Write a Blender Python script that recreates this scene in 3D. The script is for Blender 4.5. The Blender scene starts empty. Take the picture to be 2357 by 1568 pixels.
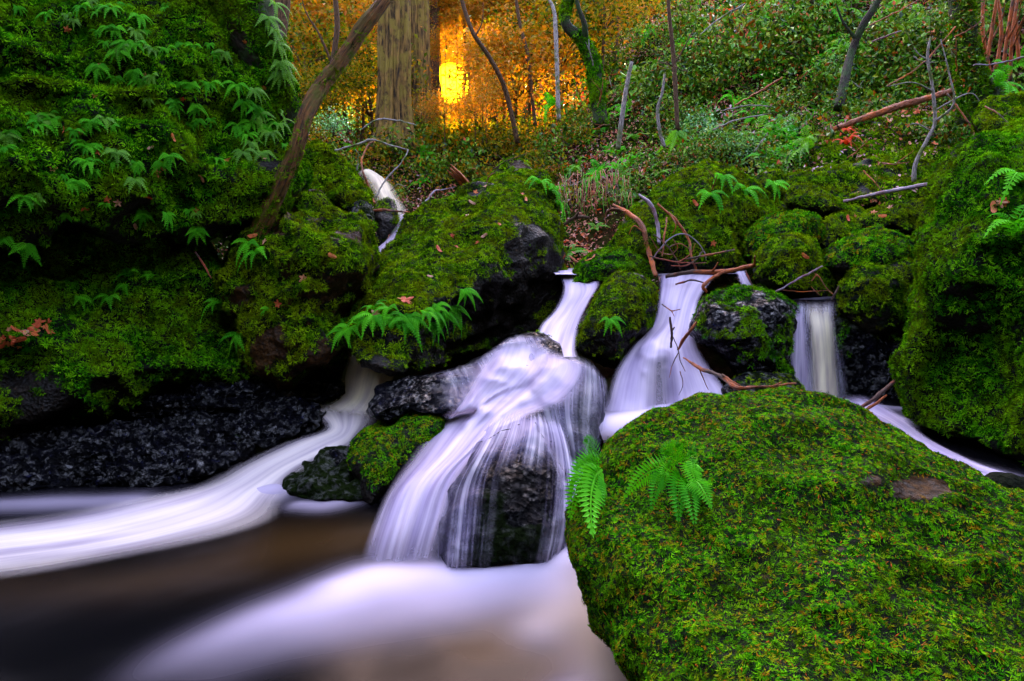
import bpy, math, random
import numpy as np
from mathutils import Vector, Matrix, Quaternion
from mathutils.bvhtree import BVHTree

random.seed(7)
RNG = np.random.default_rng(11)
scene = bpy.context.scene
COL = scene.collection

# ------------------------------------------------------------------ camera
IW, IH, FPX = 2357.0, 1568.0, 1747.0          # picture frame units used for laying things out
PITCH = math.radians(10.0)
CAM = np.array((0.0, 0.0, 1.30))
cd = bpy.data.cameras.new('camera')
cd.sensor_width = 36.0
cd.lens = 36.0 * FPX / IW
cd.clip_start = 0.05
cd.clip_end = 2000.0
cam = bpy.data.objects.new('camera', cd)
COL.objects.link(cam)
cam.location = CAM
cam.rotation_euler = (math.pi / 2 - PITCH, 0, 0)
scene.camera = cam

# ------------------------------------------------------------------ sky, sun, exposure
SUN_EL, SUN_AZ = math.radians(8.7), math.radians(-4.4)
SUNV = Vector((math.sin(SUN_AZ) * math.cos(SUN_EL), math.cos(SUN_AZ) * math.cos(SUN_EL), math.sin(SUN_EL)))
world = bpy.data.worlds.new('World')
scene.world = world
world.use_nodes = True
nt = world.node_tree
nt.nodes.clear()
wout = nt.nodes.new('ShaderNodeOutputWorld')
bg = nt.nodes.new('ShaderNodeBackground')
sky = nt.nodes.new('ShaderNodeTexSky')
sky.sky_type = 'NISHITA'
sky.sun_disc = False
sky.sun_elevation = SUN_EL
sky.sun_rotation = SUN_AZ
sky.air_density = 1.0
sky.dust_density = 2.0
bg.inputs['Strength'].default_value = 0.15
tint = nt.nodes.new('ShaderNodeMix'); tint.data_type = 'RGBA'; tint.blend_type = 'MULTIPLY'
tint.inputs[0].default_value = 1.0
tint.inputs[7].default_value = (1.28, 0.95, 0.95, 1)          # evening tint of the whole sky
nt.links.new(sky.outputs[0], tint.inputs[6])
nt.links.new(tint.outputs[2], bg.inputs[0])
# the low golden sun with its aureole, part of the sky
tc = nt.nodes.new('ShaderNodeTexCoord')
dot = nt.nodes.new('ShaderNodeVectorMath'); dot.operation = 'DOT_PRODUCT'
dot.inputs[1].default_value = SUNV
nrm = nt.nodes.new('ShaderNodeVectorMath'); nrm.operation = 'NORMALIZE'
nt.links.new(tc.outputs['Generated'], nrm.inputs[0])
nt.links.new(nrm.outputs[0], dot.inputs[0])
ac = nt.nodes.new('ShaderNodeMath'); ac.operation = 'ARCCOSINE'
nt.links.new(dot.outputs['Value'], ac.inputs[0])
def angle_ramp(stops, interp='LINEAR'):
    mr = nt.nodes.new('ShaderNodeMapRange')
    mr.inputs['From Min'].default_value = 0.0
    mr.inputs['From Max'].default_value = math.radians(40)
    nt.links.new(ac.outputs[0], mr.inputs['Value'])
    r = nt.nodes.new('ShaderNodeValToRGB'); r.color_ramp.interpolation = interp
    nt.links.new(mr.outputs[0], r.inputs[0])
    for i, (deg, c) in enumerate(stops):
        e = r.color_ramp.elements[i] if i < 2 else r.color_ramp.elements.new(deg / 40.0)
        e.position = deg / 40.0; e.color = tuple(c) + (1,)
    return r
gcol = angle_ramp([(0, (1.0, 0.9, 0.006)), (40, (0.04, 0.02, 0.008)), (1.1, (1.0, 0.8, 0.004)), (1.35, (0.045, 0.015, 0.0003)), (3.5, (0.030, 0.009, 0.0003)), (9, (0.030, 0.010, 0.0005)), (18, (0.045, 0.018, 0.003))])
gmask = angle_ramp([(0, (1, 1, 1)), (40, (0, 0, 0)), (12, (1, 1, 1)), (26, (0.3, 0.3, 0.3))])
glow = nt.nodes.new('ShaderNodeBackground')
glow.inputs['Strength'].default_value = 1.0
nt.links.new(gcol.outputs[0], glow.inputs[0])
mixw = nt.nodes.new('ShaderNodeMixShader')
nt.links.new(gmask.outputs[0], mixw.inputs[0])
nt.links.new(bg.outputs[0], mixw.inputs[1])
nt.links.new(glow.outputs[0], mixw.inputs[2])
nt.links.new(mixw.outputs[0], wout.inputs[0])

sd = bpy.data.lights.new('sun', 'SUN')
sd.energy = 2.2
sd.angle = math.radians(0.6)
sd.color = (1.0, 0.72, 0.36)
sun = bpy.data.objects.new('sun', sd)
COL.objects.link(sun)
sun.location = (0, 0, 20)
sun.rotation_euler = (-SUNV).to_track_quat('-Z', 'Y').to_euler()

vs = scene.view_settings
vs.view_transform = 'Standard'
vs.look = 'None'
vs.gamma = 1.0
vs.use_curve_mapping = False
vs.exposure = 4.8
scene.cycles.use_denoising = True
scene.cycles.max_bounces = 6
scene.cycles.diffuse_bounces = 1
scene.cycles.glossy_bounces = 2
scene.cycles.transparent_max_bounces = 16
scene.cycles.sample_clamp_indirect = 4.0

# ------------------------------------------------------------------ layout helpers
CT, ST = math.cos(PITCH), math.sin(PITCH)

def ray(u, v):
    """direction with y = 1 of the line of sight through a picture position"""
    u = np.asarray(u, float); v = np.asarray(v, float)
    a = (u - IW / 2) / FPX
    b = (IH / 2 - v) / FPX
    y = CT + ST * b
    z = -ST + CT * b
    return np.stack([a / y, np.ones_like(y), z / y], -1)

def P(u, v, d):
    return CAM + ray(u, v) * np.asarray(d, float)[..., None]

# ------------------------------------------------------------------ noise
def _h(i, j, k, seed):
    n = (i.astype(np.int64) * 374761393 + j.astype(np.int64) * 668265263 + k.astype(np.int64) * 2147483647 + seed * 1274126177) & 0xFFFFFFFF
    n = ((n ^ (n >> 13)) * 1274126177) & 0xFFFFFFFF
    n = ((n ^ (n >> 16)) * 2246822519) & 0xFFFFFFFF
    return ((n ^ (n >> 15)) & 0xFFFFFF) / float(0xFFFFFF)

def vnoise(p, seed=0):
    p = np.asarray(p, float)
    f = np.floor(p); t = p - f
    t = t * t * t * (t * (t * 6 - 15) + 10)
    i, j, k = f[..., 0], f[..., 1], f[..., 2]
    r = 0
    for a in (0, 1):
        for b in (0, 1):
            for c in (0, 1):
                w = (t[..., 0] if a else 1 - t[..., 0]) * (t[..., 1] if b else 1 - t[..., 1]) * (t[..., 2] if c else 1 - t[..., 2])
                r = r + w * _h(i + a, j + b, k + c, seed)
    return r * 2 - 1

def fbm(p, octv=4, seed=0):
    p = np.asarray(p, float); s = 0; a = 1; q = 0
    for o in range(octv):
        s = s + a * vnoise(p * (2.03 ** o) + 17.3 * o, seed + o); q += a; a *= 0.5
    return s / q

def sstep(a, b, x):
    t = np.clip((x - a) / (b - a), 0, 1)
    return t * t * (3 - 2 * t)

# ------------------------------------------------------------------ mesh helpers
def mesh_from(name, verts, faces, mats=(), smooth=True, attrs=None, uv=None, midx=None):
    me = bpy.data.meshes.new(name)
    verts = np.asarray(verts, float)
    me.from_pydata(verts.tolist(), [], faces if isinstance(faces, list) else faces.tolist())
    for m in mats:
        me.materials.append(m)
    if smooth:
        me.polygons.foreach_set('use_smooth', [True] * len(me.polygons))
    if midx is not None:
        me.polygons.foreach_set('material_index', np.asarray(midx, np.int32))
    for k, a in (attrs or {}).items():
        at = me.attributes.new(k, 'FLOAT', 'POINT')
        at.data.foreach_set('value', np.asarray(a, np.float32))
    if uv is not None:
        ul = me.uv_layers.new(name='UVMap')
        li = np.empty(len(me.loops), np.int32)
        me.loops.foreach_get('vertex_index', li)
        ul.data.foreach_set('uv', np.asarray(uv, np.float32)[li].ravel())
    me.update()
    return me

def link(name, data, parent=None, loc=None):
    o = bpy.data.objects.new(name, data)
    COL.objects.link(o)
    if parent is not None:
        o.parent = parent
    if loc is not None:
        o.location = loc
    return o

def tag(o, label=None, cat=None, group=None, kind=None):
    if label: o['label'] = label
    if cat: o['category'] = cat
    if group: o['group'] = group
    if kind: o['kind'] = kind
    return o

def based(verts):
    v = np.asarray(verts, float)
    b = np.array(((v[:, 0].min() + v[:, 0].max()) / 2, (v[:, 1].min() + v[:, 1].max()) / 2, v[:, 2].min()))
    return b, v - b

def catmull(pts, n, closed=False):
    pts = np.asarray(pts, float)
    m = len(pts)
    if closed:
        ext = np.vstack([pts[-1], pts, pts[0], pts[1]]); segs = m
    else:
        ext = np.vstack([2 * pts[0] - pts[1], pts, 2 * pts[-1] - pts[-2]]); segs = m - 1
    fine = []
    for s in range(segs):
        p0, p1, p2, p3 = ext[s], ext[s + 1], ext[s + 2], ext[s + 3]
        t = np.linspace(0, 1, 16, endpoint=False)[:, None]
        fine.append(0.5 * (2 * p1 + (p2 - p0) * t + (2 * p0 - 5 * p1 + 4 * p2 - p3) * t * t + (3 * p1 - p0 - 3 * p2 + p3) * t ** 3))
    fine = np.vstack(fine + [pts[:1] if closed else pts[-1:]])
    L = np.concatenate([[0], np.cumsum(np.linalg.norm(np.diff(fine[:, :3], axis=0), axis=1))])
    q = np.linspace(0, L[-1], n, endpoint=not closed)
    return np.stack([np.interp(q, L, fine[:, c]) for c in range(pts.shape[1])], -1)

SOLID = []       # (bvh) of everything that carries plants, leaves and twigs
def register(verts, faces):
    SOLID.append(BVHTree.FromPolygons([tuple(v) for v in verts], [tuple(f) for f in faces]))

def hit(u, v, trees=None, maxd=80):
    d = Vector(ray(u, v)).normalized()
    best = None
    for t in (trees or SOLID):
        loc, nor, idx, dist = t.ray_cast(Vector(CAM), d, maxd)
        if loc is not None and (best is None or dist < best[2]):
            if nor.dot(d) > 0: nor = -nor
            best = (loc, nor, dist)
    return best

# ------------------------------------------------------------------ materials
def newmat(name):
    m = bpy.data.materials.new(name); m.use_nodes = True
    n = m.node_tree; n.nodes.clear()
    out = n.nodes.new('ShaderNodeOutputMaterial')
    return m, n, out

def N(n, typ, **kw):
    x = n.nodes.new(typ)
    for k, v in kw.items():
        if k in x.inputs: x.inputs[k].default_value = v
        else: setattr(x, k, v)
    return x

def noise_tex(n, scale, detail=4, rough=0.6, vec=None, coord='pos'):
    t = N(n, 'ShaderNodeTexNoise', Scale=scale, Detail=detail, Roughness=rough)
    if vec is None:
        if coord == 'pos':
            g = n.nodes.new('ShaderNodeNewGeometry'); n.links.new(g.outputs['Position'], t.inputs['Vector'])
        else:
            g = n.nodes.new('ShaderNodeTexCoord'); n.links.new(g.outputs['Object'], t.inputs['Vector'])
    else:
        n.links.new(vec, t.inputs['Vector'])
    return t

def cramp(n, fac, stops):
    r = n.nodes.new('ShaderNodeValToRGB')
    e = r.color_ramp.elements
    for i, (p, c) in enumerate(stops):
        if i < 2: el = e[i]; el.position = p
        else: el = e.new(p)
        el.color = tuple(c) + (1,) if len(c) == 3 else c
    n.links.new(fac, r.inputs[0])
    return r

def mixc(n, fac, a, b, mode='MIX'):
    m = n.nodes.new('ShaderNodeMix'); m.data_type = 'RGBA'; m.blend_type = mode
    for sock, val in ((m.inputs[0], fac), (m.inputs[6], a), (m.inputs[7], b)):
        if hasattr(val, 'links'): n.links.new(val, sock)
        elif isinstance(val, (int, float)): sock.default_value = val
        else: sock.default_value = tuple(val) + (1,)
    return m.outputs[2]

def mathn(n, op, a, b=0.0, clamp=False):
    m = n.nodes.new('ShaderNodeMath'); m.operation = op; m.use_clamp = clamp
    for sock, val in ((m.inputs[0], a), (m.inputs[1], b)):
        if hasattr(val, 'links'): n.links.new(val, sock)
        else: sock.default_value = val
    return m.outputs[0]

def attr(n, name):
    a = n.nodes.new('ShaderNodeAttribute'); a.attribute_name = name
    return a.outputs['Fac']

def rock_mat(name, c0, c1, c2, mossc, rough=(0.3, 0.7), fine=38, bump=0.6, spec=0.5, glint=False):
    """stone in three tones; where the 'moss' attribute is high the earth and thin moss film under the tufts, blackened to paint shade in the gaps"""
    m, n, out = newmat(name)
    a = noise_tex(n, fine, 6, 0.65); b = noise_tex(n, fine * 0.13, 5, 0.6); v = N(n, 'ShaderNodeTexVoronoi', Scale=fine * 1.3)
    g = n.nodes.new('ShaderNodeNewGeometry'); n.links.new(g.outputs['Position'], v.inputs['Vector'])
    r1 = cramp(n, a.outputs['Fac'], [(0.35, c0), (0.62, c1), (0.72, c2)])
    r2 = cramp(n, b.outputs['Fac'], [(0.4, (0.35, 0.3, 0.25)), (0.65, (1, 1, 1))])
    col = mixc(n, 1.0, r1.outputs[0], r2.outputs[0], 'MULTIPLY')
    mt = cramp(n, a.outputs['Fac'], [(0.3, tuple(x * 0.4 for x in mossc)), (0.7, mossc)])  # underlay painted near-black as shade between the tufts
    mf = cramp(n, attr(n, 'moss'), [(0.15, (0, 0, 0)), (0.45, (1, 1, 1))])
    col = mixc(n, mf.outputs[0], col, mt.outputs[0])
    p = N(n, 'ShaderNodeBsdfPrincipled')
    n.links.new(col, p.inputs['Base Color'])
    rr = N(n, 'ShaderNodeMapRange'); n.links.new(a.outputs['Fac'], rr.inputs[0])
    rr.inputs['From Min'].default_value = 0.3; rr.inputs['From Max'].default_value = 0.7
    rr.inputs['To Min'].default_value = rough[0]; rr.inputs['To Max'].default_value = rough[1]
    rm = n.nodes.new('ShaderNodeMix'); n.links.new(mf.outputs[0], rm.inputs[0]); n.links.new(rr.outputs[0], rm.inputs[2]); rm.inputs[3].default_value = 0.95
    n.links.new(rm.outputs[0], p.inputs['Roughness'])
    if glint:
        gr_ = cramp(n, noise_tex(n, fine * 0.8, 5, 0.7).outputs['Fac'], [(0.50, (0.03,) * 3), (0.64, (spec,) * 3)])
        n.links.new(gr_.outputs[0], p.inputs['Specular IOR Level'])
    else:
        p.inputs['Specular IOR Level'].default_value = spec
    hsum = mathn(n, 'ADD', a.outputs['Fac'], mathn(n, 'MULTIPLY', v.outputs['Distance'], 0.6))
    bp = N(n, 'ShaderNodeBump', Strength=bump, Distance=0.03); n.links.new(hsum, bp.inputs['Height'])
    n.links.new(bp.outputs[0], p.inputs['Normal'])
    n.links.new(p.outputs[0], out.inputs[0])
    return m

def leafy_mat(name, cols, trans=0.35, rough=0.5, spec=0.4, patch=None, patch_scale=2.0, tcol=None, randsrc='obj', pw=0.5):
    """foliage: a ramp of leaf colours picked per tuft or per leaf, light passing through"""
    m, n, out = newmat(name)
    if randsrc == 'obj':
        oi = n.nodes.new('ShaderNodeObjectInfo'); f = oi.outputs['Random']
    else:
        f = attr(n, 'leafrand')
    k = len(cols)
    r = cramp(n, f, [(i / max(1, k - 1), c) for i, c in enumerate(cols)])
    col = r.outputs[0]
    if patch is not None:
        t = noise_tex(n, patch_scale, 3, 0.55)
        pf = cramp(n, t.outputs['Fac'], [(0.42, (0, 0, 0)), (0.6, (1, 1, 1))])
        col = mixc(n, mathn(n, 'MULTIPLY', pf.outputs[0], pw), col, patch)
    p = N(n, 'ShaderNodeBsdfPrincipled', Roughness=rough)
    p.inputs['Specular IOR Level'].default_value = spec
    n.links.new(col, p.inputs['Base Color'])
    if trans > 0:
        tr = n.nodes.new('ShaderNodeBsdfTranslucent')
        tcx = mixc(n, 1.0, col, tcol or (1.5, 1.5, 0.5), 'MULTIPLY')
        n.links.new(tcx, tr.inputs[0])
        mx = n.nodes.new('ShaderNodeMixShader'); mx.inputs[0].default_value = trans
        n.links.new(p.outputs[0], mx.inputs[1]); n.links.new(tr.outputs[0], mx.inputs[2])
        n.links.new(mx.outputs[0], out.inputs[0])
    else:
        n.links.new(p.outputs[0], out.inputs[0])
    return m

def bark_mat(name, c0, c1, c2=None, stretch=(6, 6, 1.2), scale=9, bump=0.8, rough=0.8, mossc=None, moss_thr=0.55):
    m, n, out = newmat(name)
    t = n.nodes.new('ShaderNodeTexCoord')
    mp = n.nodes.new('ShaderNodeMapping'); mp.inputs['Scale'].default_value = stretch
    n.links.new(t.outputs['UV'], mp.inputs[0])
    a = noise_tex(n, scale, 6, 0.65, vec=mp.outputs[0])
    b = noise_tex(n, 6, 4, 0.6)
    r = cramp(n, a.outputs['Fac'], [(0.38, c0), (0.62, c1)])
    col = r.outputs[0]
    if c2 is not None:
        f = cramp(n, b.outputs['Fac'], [(0.48, (0, 0, 0)), (0.6, (1, 1, 1))])
        col = mixc(n, f.outputs[0], col, c2)
    if mossc is not None:
        f = cramp(n, noise_tex(n, 9, 5, 0.65).outputs['Fac'], [(moss_thr - 0.06, (0, 0, 0)), (moss_thr + 0.06, (1, 1, 1))])
        col = mixc(n, f.outputs[0], col, mossc)
    p = N(n, 'ShaderNodeBsdfPrincipled', Roughness=rough)
    p.inputs['Specular IOR Level'].default_value = 0.3
    n.links.new(col, p.inputs['Base Color'])
    bp = N(n, 'ShaderNodeBump', Strength=bump, Distance=0.04); n.links.new(a.outputs['Fac'], bp.inputs['Height'])
    n.links.new(bp.outputs[0], p.inputs['Normal'])
    n.links.new(p.outputs[0], out.inputs[0])
    return m

M = {}
M['rock_olive'] = rock_mat('rock_olive', (0.008, 0.006, 0.003), (0.07, 0.030, 0.006), (0.16, 0.09, 0.03), (0.004, 0.007, 0.0008), (0.45, 0.8), spec=0.12)
M['rock_dark'] = rock_mat('rock_dark', (0.003, 0.003, 0.003), (0.014, 0.009, 0.005), (0.07, 0.045, 0.028), (0.002, 0.005, 0.0008), (0.3, 0.7), spec=0.15)
M['rock_wet'] = rock_mat('rock_wet', (0.001, 0.001, 0.0013), (0.002, 0.002, 0.005), (0.03, 0.033, 0.09), (0.006, 0.012, 0.0015), (0.06, 0.25), fine=30, bump=1.0, spec=1.0, glint=True)
M['moss_olive'] = leafy_mat('moss_olive', [(0.004, 0.013, 0.0003), (0.022, 0.075, 0.001), (0.07, 0.19, 0.002), (0.18, 0.34, 0.003)], 0.1, 0.9, 0.0, (0.16, 0.16, 0.002), 6, pw=0.4)
M['moss_green'] = leafy_mat('moss_green', [(0.002, 0.014, 0.0003), (0.010, 0.075, 0.001), (0.040, 0.21, 0.002), (0.13, 0.36, 0.004)], 0.1, 0.9, 0.0, (0.14, 0.18, 0.002), 4, pw=0.35)
M['moss_vivid'] = leafy_mat('moss_vivid', [(0.001, 0.008, 0.0003), (0.006, 0.05, 0.001), (0.020, 0.15, 0.002), (0.06, 0.28, 0.003), (0.14, 0.38, 0.004), (0.26, 0.11, 0.005)], 0.1, 0.9, 0.0, (0.07, 0.10, 0.002), 9, pw=0.35)
M['rock_black'] = rock_mat('rock_black', (0.0008, 0.0008, 0.001), (0.003, 0.003, 0.004), (0.016, 0.011, 0.010), (0.004, 0.008, 0.001), (0.10, 0.35), fine=34, bump=1.0, spec=0.35, glint=True)
M['fern'] = leafy_mat('fern', [(0.03, 0.25, 0.003), (0.09, 0.44, 0.006)], 0.3, 0.6, 0.1)
M['fern_yellow'] = leafy_mat('fern_yellow', [(0.07, 0.24, 0.006), (0.13, 0.36, 0.010)], 0.4, 0.5, 0.3)
M['fern_red'] = leafy_mat('fern_red', [(0.60, 0.03, 0.006), (0.70, 0.08, 0.01)], 0.3, 0.6, 0.3)
M['leaf_green'] = leafy_mat('leaf_green', [(0.003, 0.016, 0.0005), (0.010, 0.055, 0.001), (0.03, 0.12, 0.003), (0.07, 0.20, 0.006), (0.15, 0.28, 0.01), (0.05, 0.16, 0.004), (0.22, 0.28, 0.012), (0.02, 0.08, 0.002), (0.38, 0.06, 0.006)], 0.15, 0.4, 0.2, randsrc='leaf')
M['leaf_pale'] = leafy_mat('leaf_pale', [(0.02, 0.12, 0.03), (0.08, 0.28, 0.09), (0.22, 0.45, 0.22)], 0.3, 0.3, 0.6, randsrc='leaf')
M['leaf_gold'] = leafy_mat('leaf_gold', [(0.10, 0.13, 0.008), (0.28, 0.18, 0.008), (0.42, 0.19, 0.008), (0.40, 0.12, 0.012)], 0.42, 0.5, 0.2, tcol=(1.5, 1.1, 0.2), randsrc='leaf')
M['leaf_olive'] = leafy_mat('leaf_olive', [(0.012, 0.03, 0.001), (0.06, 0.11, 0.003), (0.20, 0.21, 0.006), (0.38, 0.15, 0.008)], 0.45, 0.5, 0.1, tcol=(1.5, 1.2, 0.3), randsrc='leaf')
M['leaf_red'] = leafy_mat('leaf_red', [(0.30, 0.03, 0.01), (0.50, 0.07, 0.015), (0.55, 0.17, 0.04), (0.14, 0.12, 0.01)], 0.35, 0.5, 0.3, tcol=(1.4, 1.0, 0.5), randsrc='leaf')
M['leaf_dead'] = leafy_mat('leaf_dead', [(0.40, 0.05, 0.015), (0.50, 0.13, 0.03), (0.42, 0.22, 0.14)], 0.15, 0.6, 0.3)
M['needle'] = leafy_mat('needle', [(0.20, 0.035, 0.004), (0.34, 0.08, 0.008), (0.26, 0.12, 0.02)], 0.05, 0.8, 0.05)
M['leaf_litter'] = leafy_mat('leaf_litter', [(0.14, 0.02, 0.01), (0.30, 0.06, 0.02), (0.42, 0.15, 0.10), (0.38, 0.22, 0.26)], 0.1, 0.5, 0.5)
M['bark_lean'] = bark_mat('bark_lean', (0.012, 0.005, 0.002), (0.24, 0.095, 0.018), (0.10, 0.065, 0.006), (4, 0.8, 1), 5, 1.0, mossc=(0.09, 0.085, 0.004), moss_thr=0.6)
M['bark_redwood'] = bark_mat('bark_redwood', (0.012, 0.006, 0.002), (0.27, 0.15, 0.035), (0.20, 0.14, 0.02), (12, 0.45, 1), 4, 1.0)
M['bark_dark'] = bark_mat('bark_dark', (0.006, 0.005, 0.003), (0.03, 0.018, 0.008), None, (5, 1, 1), 7, 1.0, mossc=(0.018, 0.04, 0.004), moss_thr=0.5)
M['bark_brown'] = bark_mat('bark_brown', (0.03, 0.014, 0.006), (0.14, 0.07, 0.03), None, (4, 1, 1), 8, 0.8)
M['bark_pale'] = bark_mat('bark_pale', (0.06, 0.05, 0.05), (0.42, 0.36, 0.34), (0.10, 0.12, 0.03), (3, 1.5, 1), 8, 0.5)
M['wood_drift'] = bark_mat('wood_drift', (0.10, 0.022, 0.008), (0.32, 0.10, 0.04), (0.52, 0.11, 0.012), (4, 0.8, 1), 8, 0.7, 0.5)
M['wood_dark'] = bark_mat('wood_dark', (0.03, 0.014, 0.012), (0.13, 0.06, 0.045), (0.34, 0.06, 0.02), (4, 0.8, 1), 8, 0.7, 0.45)
M['wood_orange'] = bark_mat('wood_orange', (0.06, 0.014, 0.004), (0.60, 0.12, 0.008), (0.05, 0.02, 0.01), (4, 0.8, 1), 8, 0.7, 0.45)
M['wood_grey'] = bark_mat('wood_grey', (0.10, 0.07, 0.10), (0.34, 0.27, 0.34), (0.16, 0.05, 0.06), (4, 0.8, 1), 7, 0.6, 0.4)

def soil_mat():
    m, n, out = newmat('soil')
    a = noise_tex(n, 14, 6, 0.7); b = noise_tex(n, 1.5, 4, 0.6)
    r = cramp(n, a.outputs['Fac'], [(0.3, (0.003, 0.002, 0.0015)), (0.55, (0.02, 0.009, 0.005)), (0.75, (0.08, 0.03, 0.014))])
    g = cramp(n, a.outputs['Fac'], [(0.3, (0.003, 0.006, 0.001)), (0.7, (0.016, 0.03, 0.003))])
    f = cramp(n, b.outputs['Fac'], [(0.42, (0, 0, 0)), (0.58, (1, 1, 1))])
    p = N(n, 'ShaderNodeBsdfPrincipled', Roughness=1.0)
    p.inputs['Specular IOR Level'].default_value = 0.0
    n.links.new(mixc(n, f.outputs[0], r.outputs[0], g.outputs[0]), p.inputs['Base Color'])
    bp = N(n, 'ShaderNodeBump', Strength=0.8, Distance=0.05); n.links.new(a.outputs['Fac'], bp.inputs['Height'])
    n.links.new(bp.outputs[0], p.inputs['Normal']); n.links.new(p.outputs[0], out.inputs[0])
    return m
M['soil'] = soil_mat()

def fall_mat(name, foamc, streak=(26, 1.3, 1), lo=0.30, hi=0.62, thin=0.0):
    """silky falling water: white threads running along the flow over clear water"""
    m, n, out = newmat(name)
    t = n.nodes.new('ShaderNodeTexCoord')
    mp = n.nodes.new('ShaderNodeMapping'); mp.inputs['Scale'].default_value = streak
    n.links.new(t.outputs['UV'], mp.inputs[0])
    a = noise_tex(n, 1.0, 4, 0.55, vec=mp.outputs[0])
    mp2 = n.nodes.new('ShaderNodeMapping'); mp2.inputs['Scale'].default_value = (streak[0] * 0.28, streak[1] * 0.8, 1)
    n.links.new(t.outputs['UV'], mp2.inputs[0])
    b = noise_tex(n, 1.0, 2, 0.5, vec=mp2.outputs[0])
    s = mathn(n, 'ADD', mathn(n, 'MULTIPLY', a.outputs['Fac'], 0.5), mathn(n, 'MULTIPLY', b.outputs['Fac'], 0.5))
    sr = N(n, 'ShaderNodeMapRange'); n.links.new(s, sr.inputs[0])
    sr.inputs['From Min'].default_value = lo; sr.inputs['From Max'].default_value = hi
    fo = attr(n, 'foam')
    # full foam is opaque, thin foam breaks up into threads
    k = mathn(n, 'MULTIPLY', mathn(n, 'SUBTRACT', sr.outputs[0], 0.5), mathn(n, 'MULTIPLY', mathn(n, 'SUBTRACT', 1.2, fo), 1.9))
    al = mathn(n, 'MULTIPLY', fo, mathn(n, 'ADD', k, 1.0), True)
    p = N(n, 'ShaderNodeBsdfPrincipled', Roughness=0.45)
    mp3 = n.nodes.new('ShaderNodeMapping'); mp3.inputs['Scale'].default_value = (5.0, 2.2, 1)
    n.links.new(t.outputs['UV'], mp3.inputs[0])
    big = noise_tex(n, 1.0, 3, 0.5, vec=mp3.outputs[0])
    tone = cramp(n, mathn(n, 'ADD', mathn(n, 'MULTIPLY', big.outputs['Fac'], 0.65), mathn(n, 'MULTIPLY', sr.outputs[0], 0.35)), [(0.30, tuple(c * k_ for c, k_ in zip(foamc, (0.42, 0.38, 0.55)))), (0.52, tuple(c * 0.85 for c in foamc)), (0.70, tuple(c * k_ for c, k_ in zip(foamc, (1.12, 1.12, 1.0))))])  # lavender shade and pale highlights of the flow painted in by noise
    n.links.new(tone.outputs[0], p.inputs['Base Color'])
    p.inputs['Specular IOR Level'].default_value = 0.25
    tl = n.nodes.new('ShaderNodeBsdfTranslucent'); tl.inputs[0].default_value = tuple(foamc) + (1,)
    m1 = n.nodes.new('ShaderNodeMixShader'); m1.inputs[0].default_value = 0.25
    n.links.new(p.outputs[0], m1.inputs[1]); n.links.new(tl.outputs[0], m1.inputs[2])
    tr = n.nodes.new('ShaderNodeBsdfTransparent')
    mx = n.nodes.new('ShaderNodeMixShader')
    n.links.new(al, mx.inputs[0]); n.links.new(tr.outputs[0], mx.inputs[1]); n.links.new(m1.outputs[0], mx.inputs[2])
    n.links.new(mx.outputs[0], out.inputs[0])
    return m
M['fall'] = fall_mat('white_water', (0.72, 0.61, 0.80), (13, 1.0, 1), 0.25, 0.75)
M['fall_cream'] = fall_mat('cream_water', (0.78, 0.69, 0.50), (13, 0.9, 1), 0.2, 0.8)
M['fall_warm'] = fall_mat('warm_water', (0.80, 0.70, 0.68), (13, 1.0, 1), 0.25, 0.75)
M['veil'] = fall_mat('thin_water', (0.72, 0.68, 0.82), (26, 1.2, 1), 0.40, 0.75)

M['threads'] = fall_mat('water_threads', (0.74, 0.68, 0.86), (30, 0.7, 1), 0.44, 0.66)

def pool_mat():
    m, n, out = newmat('pool_water')
    fo = attr(n, 'foam'); br = attr(n, 'silt')
    p = N(n, 'ShaderNodeBsdfPrincipled')
    w = mixc(n, br, (0.001, 0.001, 0.0015), (0.026, 0.013, 0.004))
    a = noise_tex(n, 3, 2, 0.4)
    f2 = mathn(n, 'MULTIPLY', fo, mathn(n, 'ADD', mathn(n, 'MULTIPLY', a.outputs['Fac'], 0.3), 0.85), True)
    c = mixc(n, f2, w, mixc(n, br, (0.58, 0.50, 0.66), (0.54, 0.44, 0.35)))
    n.links.new(c, p.inputs['Base Color'])
    rm = n.nodes.new('ShaderNodeMix'); n.links.new(f2, rm.inputs[0]); rm.inputs[2].default_value = 0.25; rm.inputs[3].default_value = 0.7
    n.links.new(rm.outputs[0], p.inputs['Roughness'])
    p.inputs['IOR'].default_value = 1.33
    p.inputs['Specular IOR Level'].default_value = 0.12
    bp = N(n, 'ShaderNodeBump', Strength=0.15, Distance=0.05); n.links.new(a.outputs['Fac'], bp.inputs['Height'])
    n.links.new(bp.outputs[0], p.inputs['Normal'])
    n.links.new(p.outputs[0], out.inputs[0])
    return m
M['pool'] = pool_mat()
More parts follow.
